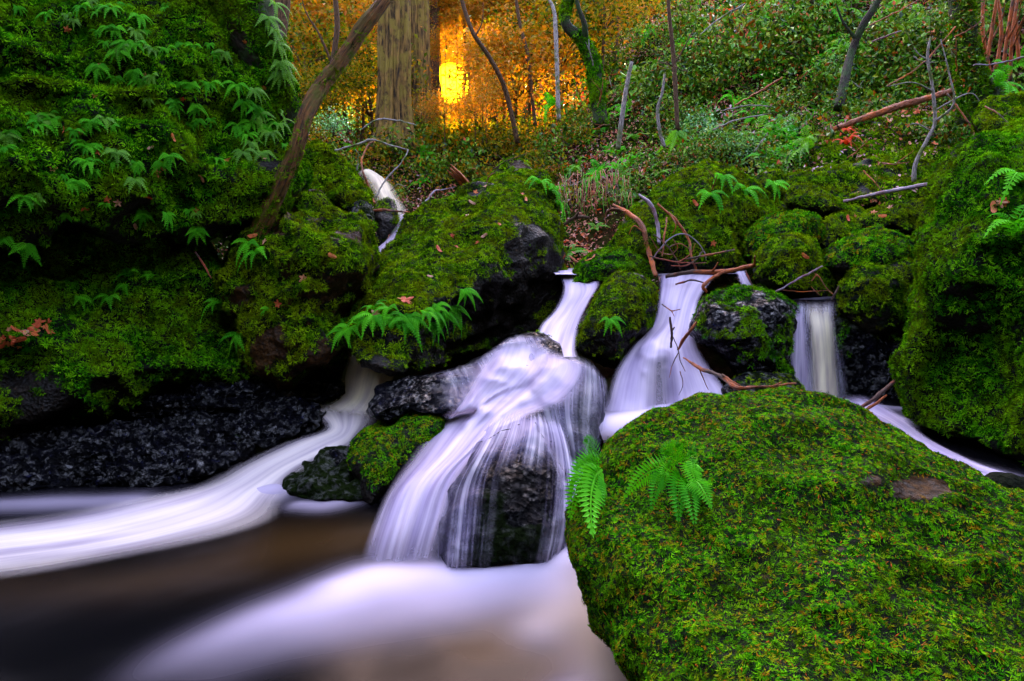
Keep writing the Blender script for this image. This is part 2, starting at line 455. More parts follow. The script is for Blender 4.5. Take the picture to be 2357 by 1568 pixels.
#@@STRUCTURE
# ------------------------------------------------------------------ the valley floor and hillsides: one sheet to the horizon, with added unseen walls
ZV = np.array([(-400, -0.7), (3.0, -0.7), (4.4, -0.35), (5.4, 0.25), (7, 0.75), (9, 1.30), (11, 1.95), (14, 2.5), (30, 3.0), (80, 6.0), (400, 8.0)])
def terrain_h(x, y):
    zv = np.interp(y, ZV[:, 0], ZV[:, 1])
    s = x + 0.02 * y
    g = sstep(4.0, 7.0, y)
    slope = (0.27 + 0.24 * sstep(6, 14, y)) * g
    s2 = np.maximum(0, s - 0.7)
    z = zv + slope * np.minimum(s2, 14)
    z = z + 0.16 * np.maximum(0, np.minimum(y, 40) - 11) * sstep(0.2, 3.5, s)
    sl = np.maximum(0, -s - 0.9 - 0.1 * y)
    z = z + 0.75 * np.minimum(sl, 12) * g
    back = 2.3 * np.maximum(0, -1.7 - y) + 1.5 * np.maximum(0, np.abs(x + 0.3) - 4.2) * (1 - g)  # steep walls out of view, added to cut off low sky light
    z = z + np.minimum(back, 13.0)
    return z

def axis(a, b, step, far):
    core = np.arange(a, b + 1e-6, step)
    ext = step * 1.35 ** np.arange(1, 40)
    e = np.cumsum(ext); e = e[e < far]
    return np.concatenate([a - e[::-1], core, b + e])
gx = axis(-9, 12, 0.16, 420); gy = axis(-8.0, 22, 0.16, 420)
X, Y = np.meshgrid(gx, gy)
Z = terrain_h(X, Y)
pp = np.stack([X, Y, np.zeros_like(X)], -1)
amp = sstep(4.2, 6.5, Y)
hl = sstep(1.2, 3.0, X + 0.02 * Y) * sstep(6.2, 8.0, Y) * (1 - sstep(16, 20, Y))
Z = Z + amp * ((0.28 + 0.30 * hl) * fbm(pp * 0.7, 4, 3) + (0.10 + 0.35 * hl) * fbm(pp * 1.9, 3, 9))
tv = np.stack([X, Y, Z], -1).reshape(-1, 3)
nx, ny = len(gx), len(gy)
ii = (np.arange(ny - 1)[:, None] * nx + np.arange(nx - 1)[None, :]).ravel()
tf = np.stack([ii, ii + 1, ii + 1 + nx, ii + nx], -1)
sx = tv[:, 0] + 0.02 * tv[:, 1]
cover = sstep(5.6, 6.6, tv[:, 1]) * (1 - sstep(17, 21, tv[:, 1])) * (sstep(0.1, 0.7, np.abs(sx + 0.15) - 0.25 * (tv[:, 1] < 8.5)))
cover *= (np.abs(tv[:, 0]) < 11)
ground_me = mesh_from('ground', tv, tf, [M['soil']], attrs={'cover': cover})
ground = tag(link('ground', ground_me), 'dark leaf strewn forest soil of the valley sides', kind='structure')
g_ok = (tv[tf[:, 0], 1] > 3) & (tv[tf[:, 0], 1] < 40) & (np.abs(tv[tf[:, 0], 0]) < 25)
G_BVH = BVHTree.FromPolygons([tuple(v) for v in tv], [tuple(f) for f in tf[g_ok]])
SOLID.append(G_BVH)

# ------------------------------------------------------------------ moss tufts and scattering
def blades(n, rad, length, width, lean, seed, droop=0.3):
    r = np.random.default_rng(seed); vs_, fs = [], []
    for i in range(n):
        a = r.uniform(0, 2 * math.pi); q = rad * math.sqrt(r.uniform(0, 1))
        b = np.array((q * math.cos(a), q * math.sin(a), -0.15))
        a2 = a + r.normal(0, 0.7); ln = length * r.uniform(0.6, 1.15); le = lean * r.uniform(0.3, 1.2)
        d = np.array((math.cos(a2) * le, math.sin(a2) * le, 1.0)); d /= np.linalg.norm(d)
        sd_ = np.array((-math.sin(a2), math.cos(a2), 0)) * width * r.uniform(0.7, 1.2)
        mid = b + d * ln * 0.6
        tip = b + d * ln + np.array((math.cos(a2), math.sin(a2), -0.5)) * droop * ln
        k = len(vs_)
        vs_ += [b, mid + sd_, tip, mid - sd_]
        fs.append([k, k + 1, k + 2, k + 3])
    return vs_, fs

def make_lib(name, meshes):
    c = bpy.data.collections.new(name)
    for i, me in enumerate(meshes):
        c.objects.link(bpy.data.objects.new(name, me))
    return c

LIB = {}
for mk in ('moss_olive', 'moss_green', 'moss_vivid'):
    LIB[mk] = make_lib('tufts_' + mk, [mesh_from('tuft', *blades(15, 0.8, 1.15, 0.14, 1.1, 40 + s, 0.45), [M[mk]], smooth=False) for s in range(4)])
LIB['needles'] = make_lib('needle_litter', [mesh_from('litter', *blades(2, 0.2, 1.0, 0.09, 2.5, 80 + s, 0.1), [M['needle']], smooth=False) for s in range(3)])

def scatter(o, coll, density, attribute, smin, smax, tilt=0.5, seed=0):
    g = bpy.data.node_groups.new('scatter', 'GeometryNodeTree')
    g.interface.new_socket('Geometry', in_out='INPUT', socket_type='NodeSocketGeometry')
    g.interface.new_socket('Geometry', in_out='OUTPUT', socket_type='NodeSocketGeometry')
    n, l = g.nodes, g.links
    gi = n.new('NodeGroupInput'); go = n.new('NodeGroupOutput')
    na = n.new('GeometryNodeInputNamedAttribute'); na.data_type = 'FLOAT'; na.inputs['Name'].default_value = attribute
    mu = n.new('ShaderNodeMath'); mu.operation = 'MULTIPLY'; mu.inputs[1].default_value = density
    l.new(na.outputs['Attribute'], mu.inputs[0])
    ds = n.new('GeometryNodeDistributePointsOnFaces'); ds.inputs['Seed'].default_value = seed
    l.new(gi.outputs[0], ds.inputs['Mesh']); l.new(mu.outputs[0], ds.inputs['Density'])
    ci = n.new('GeometryNodeCollectionInfo'); ci.inputs['Collection'].default_value = coll
    ci.inputs['Separate Children'].default_value = True; ci.inputs['Reset Children'].default_value = True
    ip = n.new('GeometryNodeInstanceOnPoints'); ip.inputs['Pick Instance'].default_value = True
    rv = n.new('FunctionNodeRandomValue'); rv.data_type = 'FLOAT_VECTOR'
    rv.inputs[0].default_value = (-tilt, -tilt, 0); rv.inputs[1].default_value = (tilt, tilt, 6.283)
    er = n.new('FunctionNodeEulerToRotation'); l.new(rv.outputs[0], er.inputs[0])
    ro = n.new('FunctionNodeRotateRotation'); ro.rotation_space = 'LOCAL'
    l.new(ds.outputs['Rotation'], ro.inputs[0]); l.new(er.outputs[0], ro.inputs[1])
    rs = n.new('FunctionNodeRandomValue'); rs.data_type = 'FLOAT'
    rs.inputs[2].default_value = smin; rs.inputs[3].default_value = smax
    l.new(ds.outputs['Points'], ip.inputs['Points']); l.new(ci.outputs[0], ip.inputs['Instance'])
    l.new(ro.outputs[0], ip.inputs['Rotation']); l.new(rs.outputs[1], ip.inputs['Scale'])
    l.new(ip.outputs[0], go.inputs[0])
    md = o.modifiers.new('scatter', 'NODES'); md.node_group = g

# ------------------------------------------------------------------ boulders
ROCKS = {}
def rock(key, name, label, cat, outline, dt, db, front, back, mat='rock_olive', moss='moss_olive', dens=2600, tuft=0.02,
         n=120, k=26, p=2.3, lump=0.05, lf=3.0, fine=0.016, mossy=0.75, under=-0.25, tilt=0.0, bumps=(), centre=None, group=None, litter=0, bare=0.0, seed=None, ff=14.0, rim=(), ridged=False, holes=()):
    seed = seed if seed is not None else (sum(ord(c) * (i + 3) for i, c in enumerate(key)) % 997)
    ol = catmull(outline, n, closed=True)
    c = np.array(centre) if centre else ol.mean(0)
    v0, v1 = ol[:, 1].min(), ol[:, 1].max(); uw = max(1.0, np.ptp(ol[:, 0]) / 2)
    def D(uv):
        return dt + (db - dt) * (uv[:, 1] - v0) / (v1 - v0) + tilt * (uv[:, 0] - c[0]) / uw
    R = np.sin(np.linspace(0, math.pi / 2, k))[1:]
    verts = []; side = []
    def bulge(r):
        return (1 - r ** p) ** (1 / p)
    def off(uv):
        b = np.zeros(len(uv))
        for (bu, bv, bs, ba) in bumps:
            b += ba * np.exp(-((uv[:, 0] - bu) ** 2 + (uv[:, 1] - bv) ** 2) / (2 * bs * bs))
        return b
    D0 = D
    def D(uv):
        b = D0(uv)
        for (bu, bv, bs, ba) in rim:
            b = b + ba * np.exp(-((uv[:, 0] - bu) ** 2 + (uv[:, 1] - bv) ** 2) / (2 * bs * bs))
        return b
    cc = c[None, :]
    verts.append(P(cc[:, 0], cc[:, 1], D(cc) - front + off(cc))); side.append([1.0])
    for r in R:
        uv = c + r * (ol - c)
        verts.append(P(uv[:, 0], uv[:, 1], D(uv) - front * bulge(r) + off(uv) * (1 - r ** 4))); side.append([1.0] * n)
    kb = max(5, k // 3)
    RB = np.sin(np.linspace(0, math.pi / 2, kb + 1))[1:-1][::-1]
    for q_, r in enumerate(RB):
        uv = c + r * (ol - c)
        verts.append(P(uv[:, 0], uv[:, 1], D(uv) + back * bulge(r))); side.append([1.0 if q_ < 4 else 0.0] * n)
    verts.append(P(cc[:, 0], cc[:, 1], D(cc) + back)); side.append([0.0])
    V = np.vstack(verts); side = np.concatenate(side)
    F = []
    nr = len(R) + len(RB)
    for j in range(n):
        j2 = (j + 1) % n
        F.append((0, 1 + j, 1 + j2))
        for q in range(nr - 1):
            a = 1 + q * n
            F.append((a + j, a + n + j, a + n + j2, a + j2))
        a = 1 + (nr - 1) * n
        F.append((a + j, len(V) - 1, a + j2))
    F = [tuple(f[::-1]) for f in F]
    # cushions and small relief along the surface normal
    def normals(V):
        nn = np.zeros_like(V)
        q = np.array([f if len(f) == 4 else (f[0], f[1], f[2], f[2]) for f in F])
        fn = np.cross(V[q[:, 2]] - V[q[:, 0]], V[q[:, 3]] - V[q[:, 1]])
        tri = q[:, 2] == q[:, 3]
        fn[tri] = np.cross(V[q[tri, 1]] - V[q[tri, 0]], V[q[tri, 2]] - V[q[tri, 0]])
        for i in range(4): np.add.at(nn, q[:, i], fn)
        nn /= np.linalg.norm(nn, axis=1)[:, None] + 1e-12
        # point outwards
        if (nn[0] @ (V[0] - V.mean(0))) < 0: nn = -nn
        return nn
    nn = normals(V)
    b1 = 1 - np.abs(vnoise(V * lf + seed, seed)) * 1.9
    b2 = 1 - np.abs(vnoise(V * lf * 2.3 + seed, seed + 5)) * 1.9
    V = V + nn * (lump * (0.6 * b1 + 0.35 * b2 - 0.55) + fine * ((0.5 - 2.2 * np.abs(fbm(V * np.array((0.6, 1, 1.8)) * ff + seed, 4, seed + 8))) if ridged else fbm(V * np.array((1, 1, 1.6)) * ff + seed, 3, seed + 8)))[:, None]
    nn = normals(V)
    pn = fbm(V * 2.2 + seed * 0.37, 4, seed + 21); pn2 = fbm(V * 7 + seed, 3, seed + 31)
    ms = sstep(under - 0.25, under + 0.25, nn[:, 2] + 0.35 * pn2) * sstep(-0.5, -0.2, pn + 0.5 * pn2 + (mossy - 0.75) * 2 - bare)
    ms = ms * side
    q_ = V - CAM; fw = q_[:, 1] * CT - q_[:, 2] * ST; pu = IW / 2 + FPX * q_[:, 0] / fw; pv_ = IH / 2 - FPX * (q_[:, 1] * ST + q_[:, 2] * CT) / fw
    for (hu, hv, ha, hb) in holes:
        ms = ms * sstep(0.6, 1.3, np.hypot((pu - hu) / ha, (pv_ - hv) / hb) + 1.1 * pn2)
    base, L = based(V)
    me = mesh_from(name, L, F, [M[mat]], attrs={'moss': ms})
    o = tag(link(name, me, loc=base), label, cat, group)
    if moss:
        mo = tag(link('moss', me, o), kind='stuff')
        scatter(mo, LIB[moss], dens * 0.72, 'moss', tuft * 0.55, tuft * 1.25, 0.5, seed)
    if litter:
        lo = tag(link('needle_litter', me, o), kind='stuff')
        scatter(lo, LIB['needles'], litter, 'moss', 0.006, 0.015, 0.9, seed + 1)
    register(V, F)
    ROCKS[key] = (o, SOLID[-1])
    return o

# the two great mossy banks
rock('left_upper', 'cliff', 'tall fern hung mossy rock face filling the upper left', 'cliff',
     [(-200, -160), (200, -200), (560, -160), (590, 60), (632, 130), (655, 200), (668, 260), (680, 310), (690, 365), (700, 420), (680, 470), (640, 500), (590, 520), (540, 540), (480, 546), (300, 540), (150, 538), (-200, 535)],
     5.1, 4.3, 0.55, 1.5, 'rock_dark', 'moss_green', 3600, 0.020, 220, 70, 3.2, 0.19, 2.4, 0.04, 0.80, -0.5, tilt=0.5, ff=6)
rock('left_lower', 'rock_bank', 'lower mossy rock bank under the dark overhang at the left', 'rock bank',
     [(-200, 540), (0, 535), (200, 528), (400, 538), (470, 558), (508, 600), (500, 680), (522, 780), (560, 840), (600, 868), (560, 890), (420, 905), (300, 925), (150, 962), (0, 1000), (-200, 1020)],
     4.55, 3.95, 0.30, 1.2, 'rock_dark', 'moss_green', 4000, 0.017, 200, 60, 2.6, 0.16, 2.6, 0.04, 0.72, -0.45, tilt=0.3, ff=7)
rock('right_cliff', 'rock_bank', 'big shadowy mossy rock bank closing the right edge', 'rock bank',
     [(2098, 620), (2105, 560), (2128, 480), (2150, 420), (2190, 370), (2240, 312), (2300, 300), (2560, 290), (2560, 1260), (2357, 1108), (2255, 1055), (2155, 1010), (2092, 940), (2080, 850), (2085, 700)],
     3.9, 3.05, 0.35, 1.4, 'rock_dark', 'moss_green', 5000, 0.015, 190, 54, 2.6, 0.11, 2.4, 0.03, 1.0, -0.5, tilt=-0.25, ff=7, bumps=((2200, 880, 130, 0.22), (2260, 480, 110, -0.22), (2180, 620, 70, -0.12)), litter=150)
rock('right_top', 'mossy_boulder', 'rounded mossy boulder on top of the right bank', 'boulder',
     [(2243, 300), (2250, 250), (2300, 222), (2400, 212), (2560, 215), (2560, 345), (2400, 340), (2290, 320)], 5.4, 4.9, 0.3, 0.8, 'rock_olive', 'moss_olive', 3600, 0.017, lump=0.05, mossy=1.0, under=-0.6)

# wet stone along the left water line
rock('wet_slab', 'wet_rock', 'long bluish wet rock slab at the left water edge', 'rock',
     [(-200, 1030), (0, 1008), (200, 985), (400, 960), (560, 938), (690, 930), (742, 950), (735, 985), (680, 1002), (600, 1022), (545, 1060), (480, 1100), (380, 1122), (200, 1130), (0, 1136), (-200, 1150)],
     4.15, 3.3, 0.10, 0.7, 'rock_wet', 'moss_green', 2200, 0.014, 300, 64, 2.4, 0.05, 3.0, 0.07, 0.30, 0.1, bare=0.3, ff=9, ridged=True)
rock('wet_ledge', 'wet_rock', 'dark wet ledge in the crack under the lower left bank', 'rock',
     [(-200, 1015), (60, 985), (250, 930), (420, 890), (620, 862), (780, 866), (800, 905), (700, 935), (560, 945), (380, 965), (200, 990), (0, 1020), (-200, 1040)],
     4.35, 4.15, 0.12, 0.6, 'rock_wet', 'moss_green', 1500, 0.014, 200, 30, 2.2, 0.05, 3.0, 0.06, 0.3, 0.3, bare=0.45, ff=9, ridged=True)
rock('wet_small', 'wet_rock', 'small blue black wet rock in the left rapid', 'rock',
     [(648, 1140), (668, 1092), (712, 1060), (760, 1032), (808, 1026), (832, 1060), (836, 1125), (770, 1150), (700, 1155)], 3.6, 3.28, 0.10, 0.3, 'rock_wet', None, n=90, lump=0.03, lf=6, fine=0.03)
rock('wet_flat', 'wet_rock', 'low wet rock just awash below the small left rapid rock', 'rock',
     [(722, 1150), (750, 1122), (800, 1108), (835, 1105), (850, 1140), (800, 1156)], 3.35, 3.22, 0.06, 0.2, 'rock_wet', None, n=60, k=14, lump=0.02, lf=7, fine=0.02)

# middle of the cascade
rock('left_centre', 'mossy_boulder', 'broad brown patched mossy boulder left of the tilted slab', 'boulder',
     [(492, 665), (508, 602), (530, 560), (570, 512), (640, 482), (700, 468), (760, 470), (802, 490), (842, 520), (864, 560), (868, 600), (850, 635), (838, 670), (815, 710), (800, 760), (800, 810), (775, 872), (720, 884), (650, 890), (600, 870), (560, 830), (520, 780), (498, 720)],
     4.85, 4.3, 0.42, 0.9, 'rock_olive', 'moss_olive', 4400, 0.016, 160, 50, 2.2, 0.12, 2.8, 0.05, 0.78, -0.25, bumps=((700, 560, 70, -0.12),), ff=7, holes=((640, 530, 26, 16), (555, 690, 24, 40), (620, 800, 40, 50)))
rock('slab', 'mossy_boulder', 'huge tilted mossy slab in the middle with ferns along its lower lip', 'boulder',
     [(778, 765), (788, 708), (830, 655), (862, 612), (886, 580), (906, 545), (936, 502), (990, 466), (1050, 440), (1110, 412), (1150, 402), (1195, 392), (1236, 394), (1262, 412), (1277, 450), (1290, 490), (1300, 560), (1306, 620), (1302, 690), (1272, 742), (1230, 765), (1130, 795), (1050, 832), (960, 850), (902, 858), (852, 840), (812, 805)],
     6.4, 3.95, 0.20, 0.8, 'rock_dark', 'moss_olive', 4600, 0.0155, 200, 60, 3.0, 0.08, 3.0, 0.03, 0.8, 0.28, tilt=0.15, ff=8,
     bumps=((1000, 670, 90, -0.34), (1240, 490, 60, -0.35), (1130, 580, 90, -0.34), (860, 715, 70, -0.2)), rim=((1270, 720, 85, 0.75), (1150, 790, 75, 0.62), (1050, 832, 70, 0.42)), litter=60)
rock('crest', 'mossy_boulder', 'small mossy hump peeking over the top of the tilted slab', 'boulder',
     [(1130, 410), (1145, 385), (1170, 368), (1200, 372), (1230, 388), (1260, 405), (1240, 430), (1180, 430)], 7.2, 6.9, 0.2, 0.5, 'rock_olive', 'moss_olive', 2600, 0.022, n=70, k=16)
rock('dark_chute', 'wet_rock', 'small dark rock standing beside the narrow upper chute', 'rock',
     [(852, 560), (858, 500), (872, 468), (895, 460), (916, 485), (912, 520), (895, 555), (870, 572)], 6.9, 6.6, 0.15, 0.3, 'rock_dark', 'moss_olive', 1500, 0.02, n=70, k=16, lump=0.03, bare=0.2)
rock('bank_lean', 'mossy_boulder', 'sloping yellow green mossy boulder behind the leaning trunk', 'boulder',
     [(640, 470), (665, 400), (690, 345), (735, 330), (775, 362), (815, 400), (838, 440), (850, 468), (840, 500), (790, 480), (720, 470), (680, 490)],
     7.2, 6.3, 0.3, 0.8, 'rock_olive', 'moss_olive', 2400, 0.024, 110, 30, 2.2, 0.12, 3, mossy=0.9)
rock('pale_small', 'wet_rock', 'small grey bare stone between the left boulder and the upper chute', 'rock',
     [(795, 482), (820, 462), (850, 470), (862, 500), (855, 530), (830, 520)], 6.3, 6.1, 0.1, 0.3, 'rock_wet', None, n=60, k=14, lump=0.03, lf=6)
rock('ledge', 'wet_rock', 'dark rounded ledge with thin water beside the central fall', 'rock',
     [(850, 945), (856, 915), (900, 872), (980, 862), (1080, 835), (1160, 790), (1220, 765), (1290, 790), (1300, 850), (1200, 900), (1100, 945), (1010, 960), (920, 955), (862, 968)],
     4.4, 3.55, 0.15, 0.5, 'rock_wet', 'moss_olive', 2400, 0.015, 130, 34, 2.4, 0.05, 3.5, 0.015, 0.35, 0.25, bare=0.15, holes=((1230, 790, 90, 60),))
rock('mid_moss', 'mossy_boulder', 'wedge shaped mossy rock left of the central fall', 'boulder',
     [(804, 1045), (822, 1003), (862, 972), (930, 948), (1000, 943), (1030, 965), (1020, 1000), (960, 1060), (905, 1110), (872, 1155), (846, 1168), (828, 1130), (810, 1090)],
     3.7, 3.2, 0.16, 0.5, 'rock_dark', 'moss_vivid', 9000, 0.010, 110, 30, 2.3, 0.03, 4.5, 0.012, 0.7, 0.05, litter=120)
rock('round_back', 'wet_rock', 'round wet rock veiled by water behind the dome rock', 'rock',
     [(1215, 850), (1262, 822), (1335, 826), (1380, 868), (1394, 935), (1380, 1010), (1356, 1065), (1290, 1040), (1235, 960), (1205, 895)],
     4.05, 3.45, 0.22, 0.5, 'rock_wet', None, n=100, lump=0.03, fine=0.012)
rock('shoulder', 'wet_rock', 'sloping wet rock under the left half of the central fall', 'rock',
     [(868, 1330), (878, 1200), (905, 1130), (960, 1070), (1040, 990), (1120, 930), (1210, 900), (1280, 930), (1300, 1010), (1200, 1010), (1120, 1040), (1060, 1110), (1030, 1200), (1020, 1340)],
     3.75, 2.70, 0.12, 0.5, 'rock_wet', None, n=120, lump=0.03, fine=0.015, centre=(1040, 1060))
rock('dome', 'wet_rock', 'dark dome shaped rock with trickling threads below the central fall', 'rock',
     [(1005, 1330), (1008, 1200), (1035, 1125), (1085, 1045), (1145, 990), (1205, 962), (1255, 1000), (1300, 1080), (1322, 1155), (1305, 1235), (1275, 1300), (1200, 1325), (1100, 1335)],
     3.2, 2.66, 0.24, 0.5, 'rock_black', None, 2500, 0.009, 130, 36, 2.4, 0.025, 5, 0.015, 0.45, -0.2, bare=0.1)
rock('pillar', 'mossy_boulder', 'egg shaped mossy rock splitting the central and middle falls', 'boulder',
     [(1322, 795), (1332, 735), (1358, 685), (1382, 652), (1430, 626), (1478, 636), (1508, 660), (1502, 720), (1490, 762), (1455, 802), (1425, 850), (1385, 842), (1340, 818)],
     4.75, 4.45, 0.32, 0.5, 'rock_dark', 'moss_olive', 4600, 0.0135, 110, 36, 2.1, 0.04, 4, 0.02, 0.62, -0.1, litter=60)
rock('pillar_top', 'mossy_boulder', 'low dark mossy rock right behind the egg shaped rock', 'boulder',
     [(1318, 655), (1332, 612), (1368, 582), (1430, 573), (1478, 576), (1502, 600), (1508, 640), (1470, 650), (1400, 665), (1345, 668)],
     5.4, 5.2, 0.25, 0.5, 'rock_dark', 'moss_green', 4200, 0.014, 90, 24, 2.2, 0.05, 4, 0.015, 0.75, -0.1)
rock('veil_rock', 'wet_rock', 'dark wet rock showing through the middle fall', 'rock',
     [(1448, 960), (1452, 870), (1475, 805), (1508, 782), (1538, 800), (1552, 870), (1560, 950), (1505, 968)], 4.35, 4.05, 0.12, 0.4, 'rock_wet', None, n=80, k=20, lump=0.02)
rock('fall_right', 'mossy_boulder', 'dark boulder with mossy cap between middle and right falls', 'boulder',
     [(1592, 765), (1606, 702), (1640, 672), (1715, 660), (1775, 664), (1818, 695), (1838, 722), (1832, 770), (1822, 830), (1815, 885), (1740, 885), (1690, 865), (1645, 815)],
     4.5, 4.25, 0.34, 0.5, 'rock_wet', 'moss_green', 4200, 0.0135, 120, 38, 2.2, 0.04, 4, 0.02, 0.62, 0.2)
rock('fall_foot', 'wet_rock', 'low wet ledge at the foot of the dark boulder by the branch', 'rock',
     [(1660, 905), (1690, 870), (1750, 858), (1815, 866), (1850, 890), (1845, 925), (1750, 930)], 4.05, 3.8, 0.1, 0.3, 'rock_wet', 'moss_olive', 1500, 0.013, 80, 18, lump=0.03, bare=0.3)

# right hand heap of mossy stones
rock('pyramid', 'mossy_boulder', 'pyramid shaped mossy boulder behind the driftwood', 'boulder',
     [(1395, 575), (1440, 500), (1500, 442), (1560, 402), (1620, 378), (1690, 385), (1740, 420), (1772, 470), (1780, 498), (1755, 520), (1730, 560), (1722, 620), (1640, 640), (1550, 630), (1470, 615), (1415, 600)],
     6.1, 5.4, 0.45, 0.9, 'rock_dark', 'moss_olive', 4000, 0.0165, 130, 40, 2.1, 0.06, 3, 0.02, 0.85, -0.3)
MB = [
 ('m18', 'rounded mossy boulder against the pyramid shaped boulder, upper of two', [(1716, 600), (1716, 560), (1730, 520), (1780, 490), (1840, 482), (1880, 494), (1892, 522), (1880, 560), (1820, 590), (1760, 620)], 5.5, 5.3, 0.3),
 ('m19', 'dark bellied mossy boulder left of the right fall lip', [(1728, 640), (1738, 585), (1770, 548), (1820, 534), (1870, 558), (1895, 595), (1915, 640), (1900, 690), (1830, 690), (1770, 672)], 4.95, 4.75, 0.3),
 ('m20', 'wide flat topped mossy boulder above the right fall', [(1896, 610), (1916, 568), (1958, 542), (2012, 526), (2070, 534), (2112, 570), (2120, 615), (2050, 640), (1960, 645)], 5.0, 4.8, 0.3),
 ('m21', 'mossy boulder right of the right fall lip', [(1930, 690), (1942, 635), (1980, 607), (2060, 600), (2115, 610), (2120, 720), (2095, 790), (1990, 780), (1935, 735)], 4.65, 4.5, 0.25),
 ('m23', 'knobbly mossy stone highest of the right heap', [(1808, 468), (1820, 434), (1850, 424), (1880, 428), (1902, 444), (1930, 462), (1965, 482), (1920, 500), (1850, 496)], 6.2, 6.05, 0.25),
 ('m24', 'small mossy stone at the right shoulder of the pyramid shaped boulder', [(1725, 430), (1755, 398), (1790, 392), (1802, 412), (1800, 450), (1780, 475), (1750, 450)], 6.8, 6.5, 0.2),
 ('m25', 'small mossy stone squeezed between the rounded and the wide boulder', [(1868, 560), (1888, 518), (1930, 496), (1965, 510), (1985, 530), (1930, 575), (1890, 600)], 5.7, 5.5, 0.2),
 ('m26', 'low mossy boulder below the bluish fallen pole', [(1965, 505), (2020, 478), (2080, 464), (2135, 466), (2150, 520), (2110, 550), (2040, 530), (1990, 535)], 5.9, 5.7, 0.25),
 ('m26b', 'mossy pebble sized stone left of the knobbly stone', [(1772, 500), (1785, 478), (1812, 472), (1828, 486), (1815, 505)], 6.2, 6.1, 0.1),
 ('m26c', 'flat mossy stone right of the knobbly stone', [(1900, 500), (1930, 478), (1975, 476), (1990, 496), (1960, 512)], 6.1, 5.9, 0.12),
]
for i, (k_, lb, ol, a, b, fr) in enumerate(MB):
    rock(k_, 'mossy_boulder', lb, 'boulder', ol, a, b, fr, 0.5, 'rock_dark', 'moss_vivid' if i in (0, 2) else 'moss_olive', 4200, 0.0155, 90, 30, 2.0, 0.045, 4, 0.015, 0.85, -0.05, group='mossy stones heaped on the right')
rock('fall_wall', 'wet_rock', 'black wet wall right of the right fall', 'rock',
     [(1925, 760), (1935, 720), (1990, 720), (2090, 740), (2130, 820), (2110, 960), (2000, 955), (1945, 930), (1935, 850)], 4.55, 4.3, 0.12, 0.5, 'rock_wet', 'moss_green', 1200, 0.015, 100, 26, lump=0.05, bare=0.35)
rock('fall_back', 'wet_rock', 'black wet wall behind the right fall', 'rock',
     [(1780, 730), (1830, 702), (1900, 702), (1960, 720), (1965, 940), (1800, 940), (1790, 850)], 4.75, 4.6, 0.08, 0.3, 'rock_wet', None, n=80, k=18, lump=0.03)
rock('terrace', 'mossy_ledge', 'long mossy leaf littered ledge across the foot of the right hill', 'ledge',
     [(1790, 412), (1880, 392), (2000, 365), (2130, 345), (2200, 350), (2200, 440), (2120, 462), (2000, 470), (1900, 470), (1800, 455)], 7.2, 6.4, 0.2, 1.0, 'rock_dark', 'moss_olive', 2000, 0.024, 130, 26, 2.6, 0.06, 2.5, 0.02, 0.75, -0.4)
rock('terrace_top', 'mossy_boulder', 'leaf strewn mossy hump under the brown fallen trunk', 'boulder',
     [(1880, 330), (1950, 285), (2060, 265), (2150, 260), (2220, 290), (2210, 350), (2080, 370), (1940, 385), (1870, 380)], 8.0, 7.2, 0.2, 0.8, 'rock_dark', 'moss_olive', 1600, 0.026, 110, 26, 2.4, 0.06, 2.5, 0.02, 0.85, -0.6)

rock('shore_stone', 'wet_rock', 'small brown stone on the right bank behind the foreground boulder', 'rock',
     [(2240, 1118), (2262, 1096), (2300, 1090), (2345, 1098), (2400, 1110), (2420, 1150), (2330, 1150)], 2.75, 2.65, 0.06, 0.3, 'rock_olive', None, n=60, k=14, lump=0.02, lf=8)
rock('rapid_stone', 'wet_rock', 'dark half drowned stone in the run behind the foreground boulder', 'rock',
     [(1990, 1000), (2010, 975), (2050, 975), (2090, 1000), (2120, 1035), (2090, 1060), (2030, 1040)], 3.5, 3.3, 0.06, 0.3, 'rock_wet', None, n=60, k=14, lump=0.02, lf=8)
# the foreground boulder
rock('front', 'mossy_boulder', 'enormous vivid mossy boulder in the right foreground', 'boulder',
     [(1308, 1200), (1312, 1268), (1334, 1330), (1350, 1400), (1370, 1480), (1400, 1535), (1440, 1610), (1520, 1740), (1800, 1800), (2300, 1800), (2600, 1760), (2620, 1300), (2470, 1200), (2357, 1142), (2250, 1100), (2150, 1042), (2060, 987), (1990, 950), (1930, 926), (1850, 905), (1790, 897), (1700, 902), (1600, 916), (1520, 941), (1460, 976), (1420, 1012), (1388, 1052), (1350, 1110), (1325, 1150)],
     2.45, 1.3, 0.34, 0.7, 'rock_olive', 'moss_vivid', 28000, 0.0093, 260, 80, 2.3, 0.045, 4.0, 0.022, 0.88, -0.7, litter=2200, ff=9, holes=((2110, 1128, 62, 26), (2010, 1105, 22, 14), (1935, 1265, 18, 12), (1760, 1330, 16, 12)))

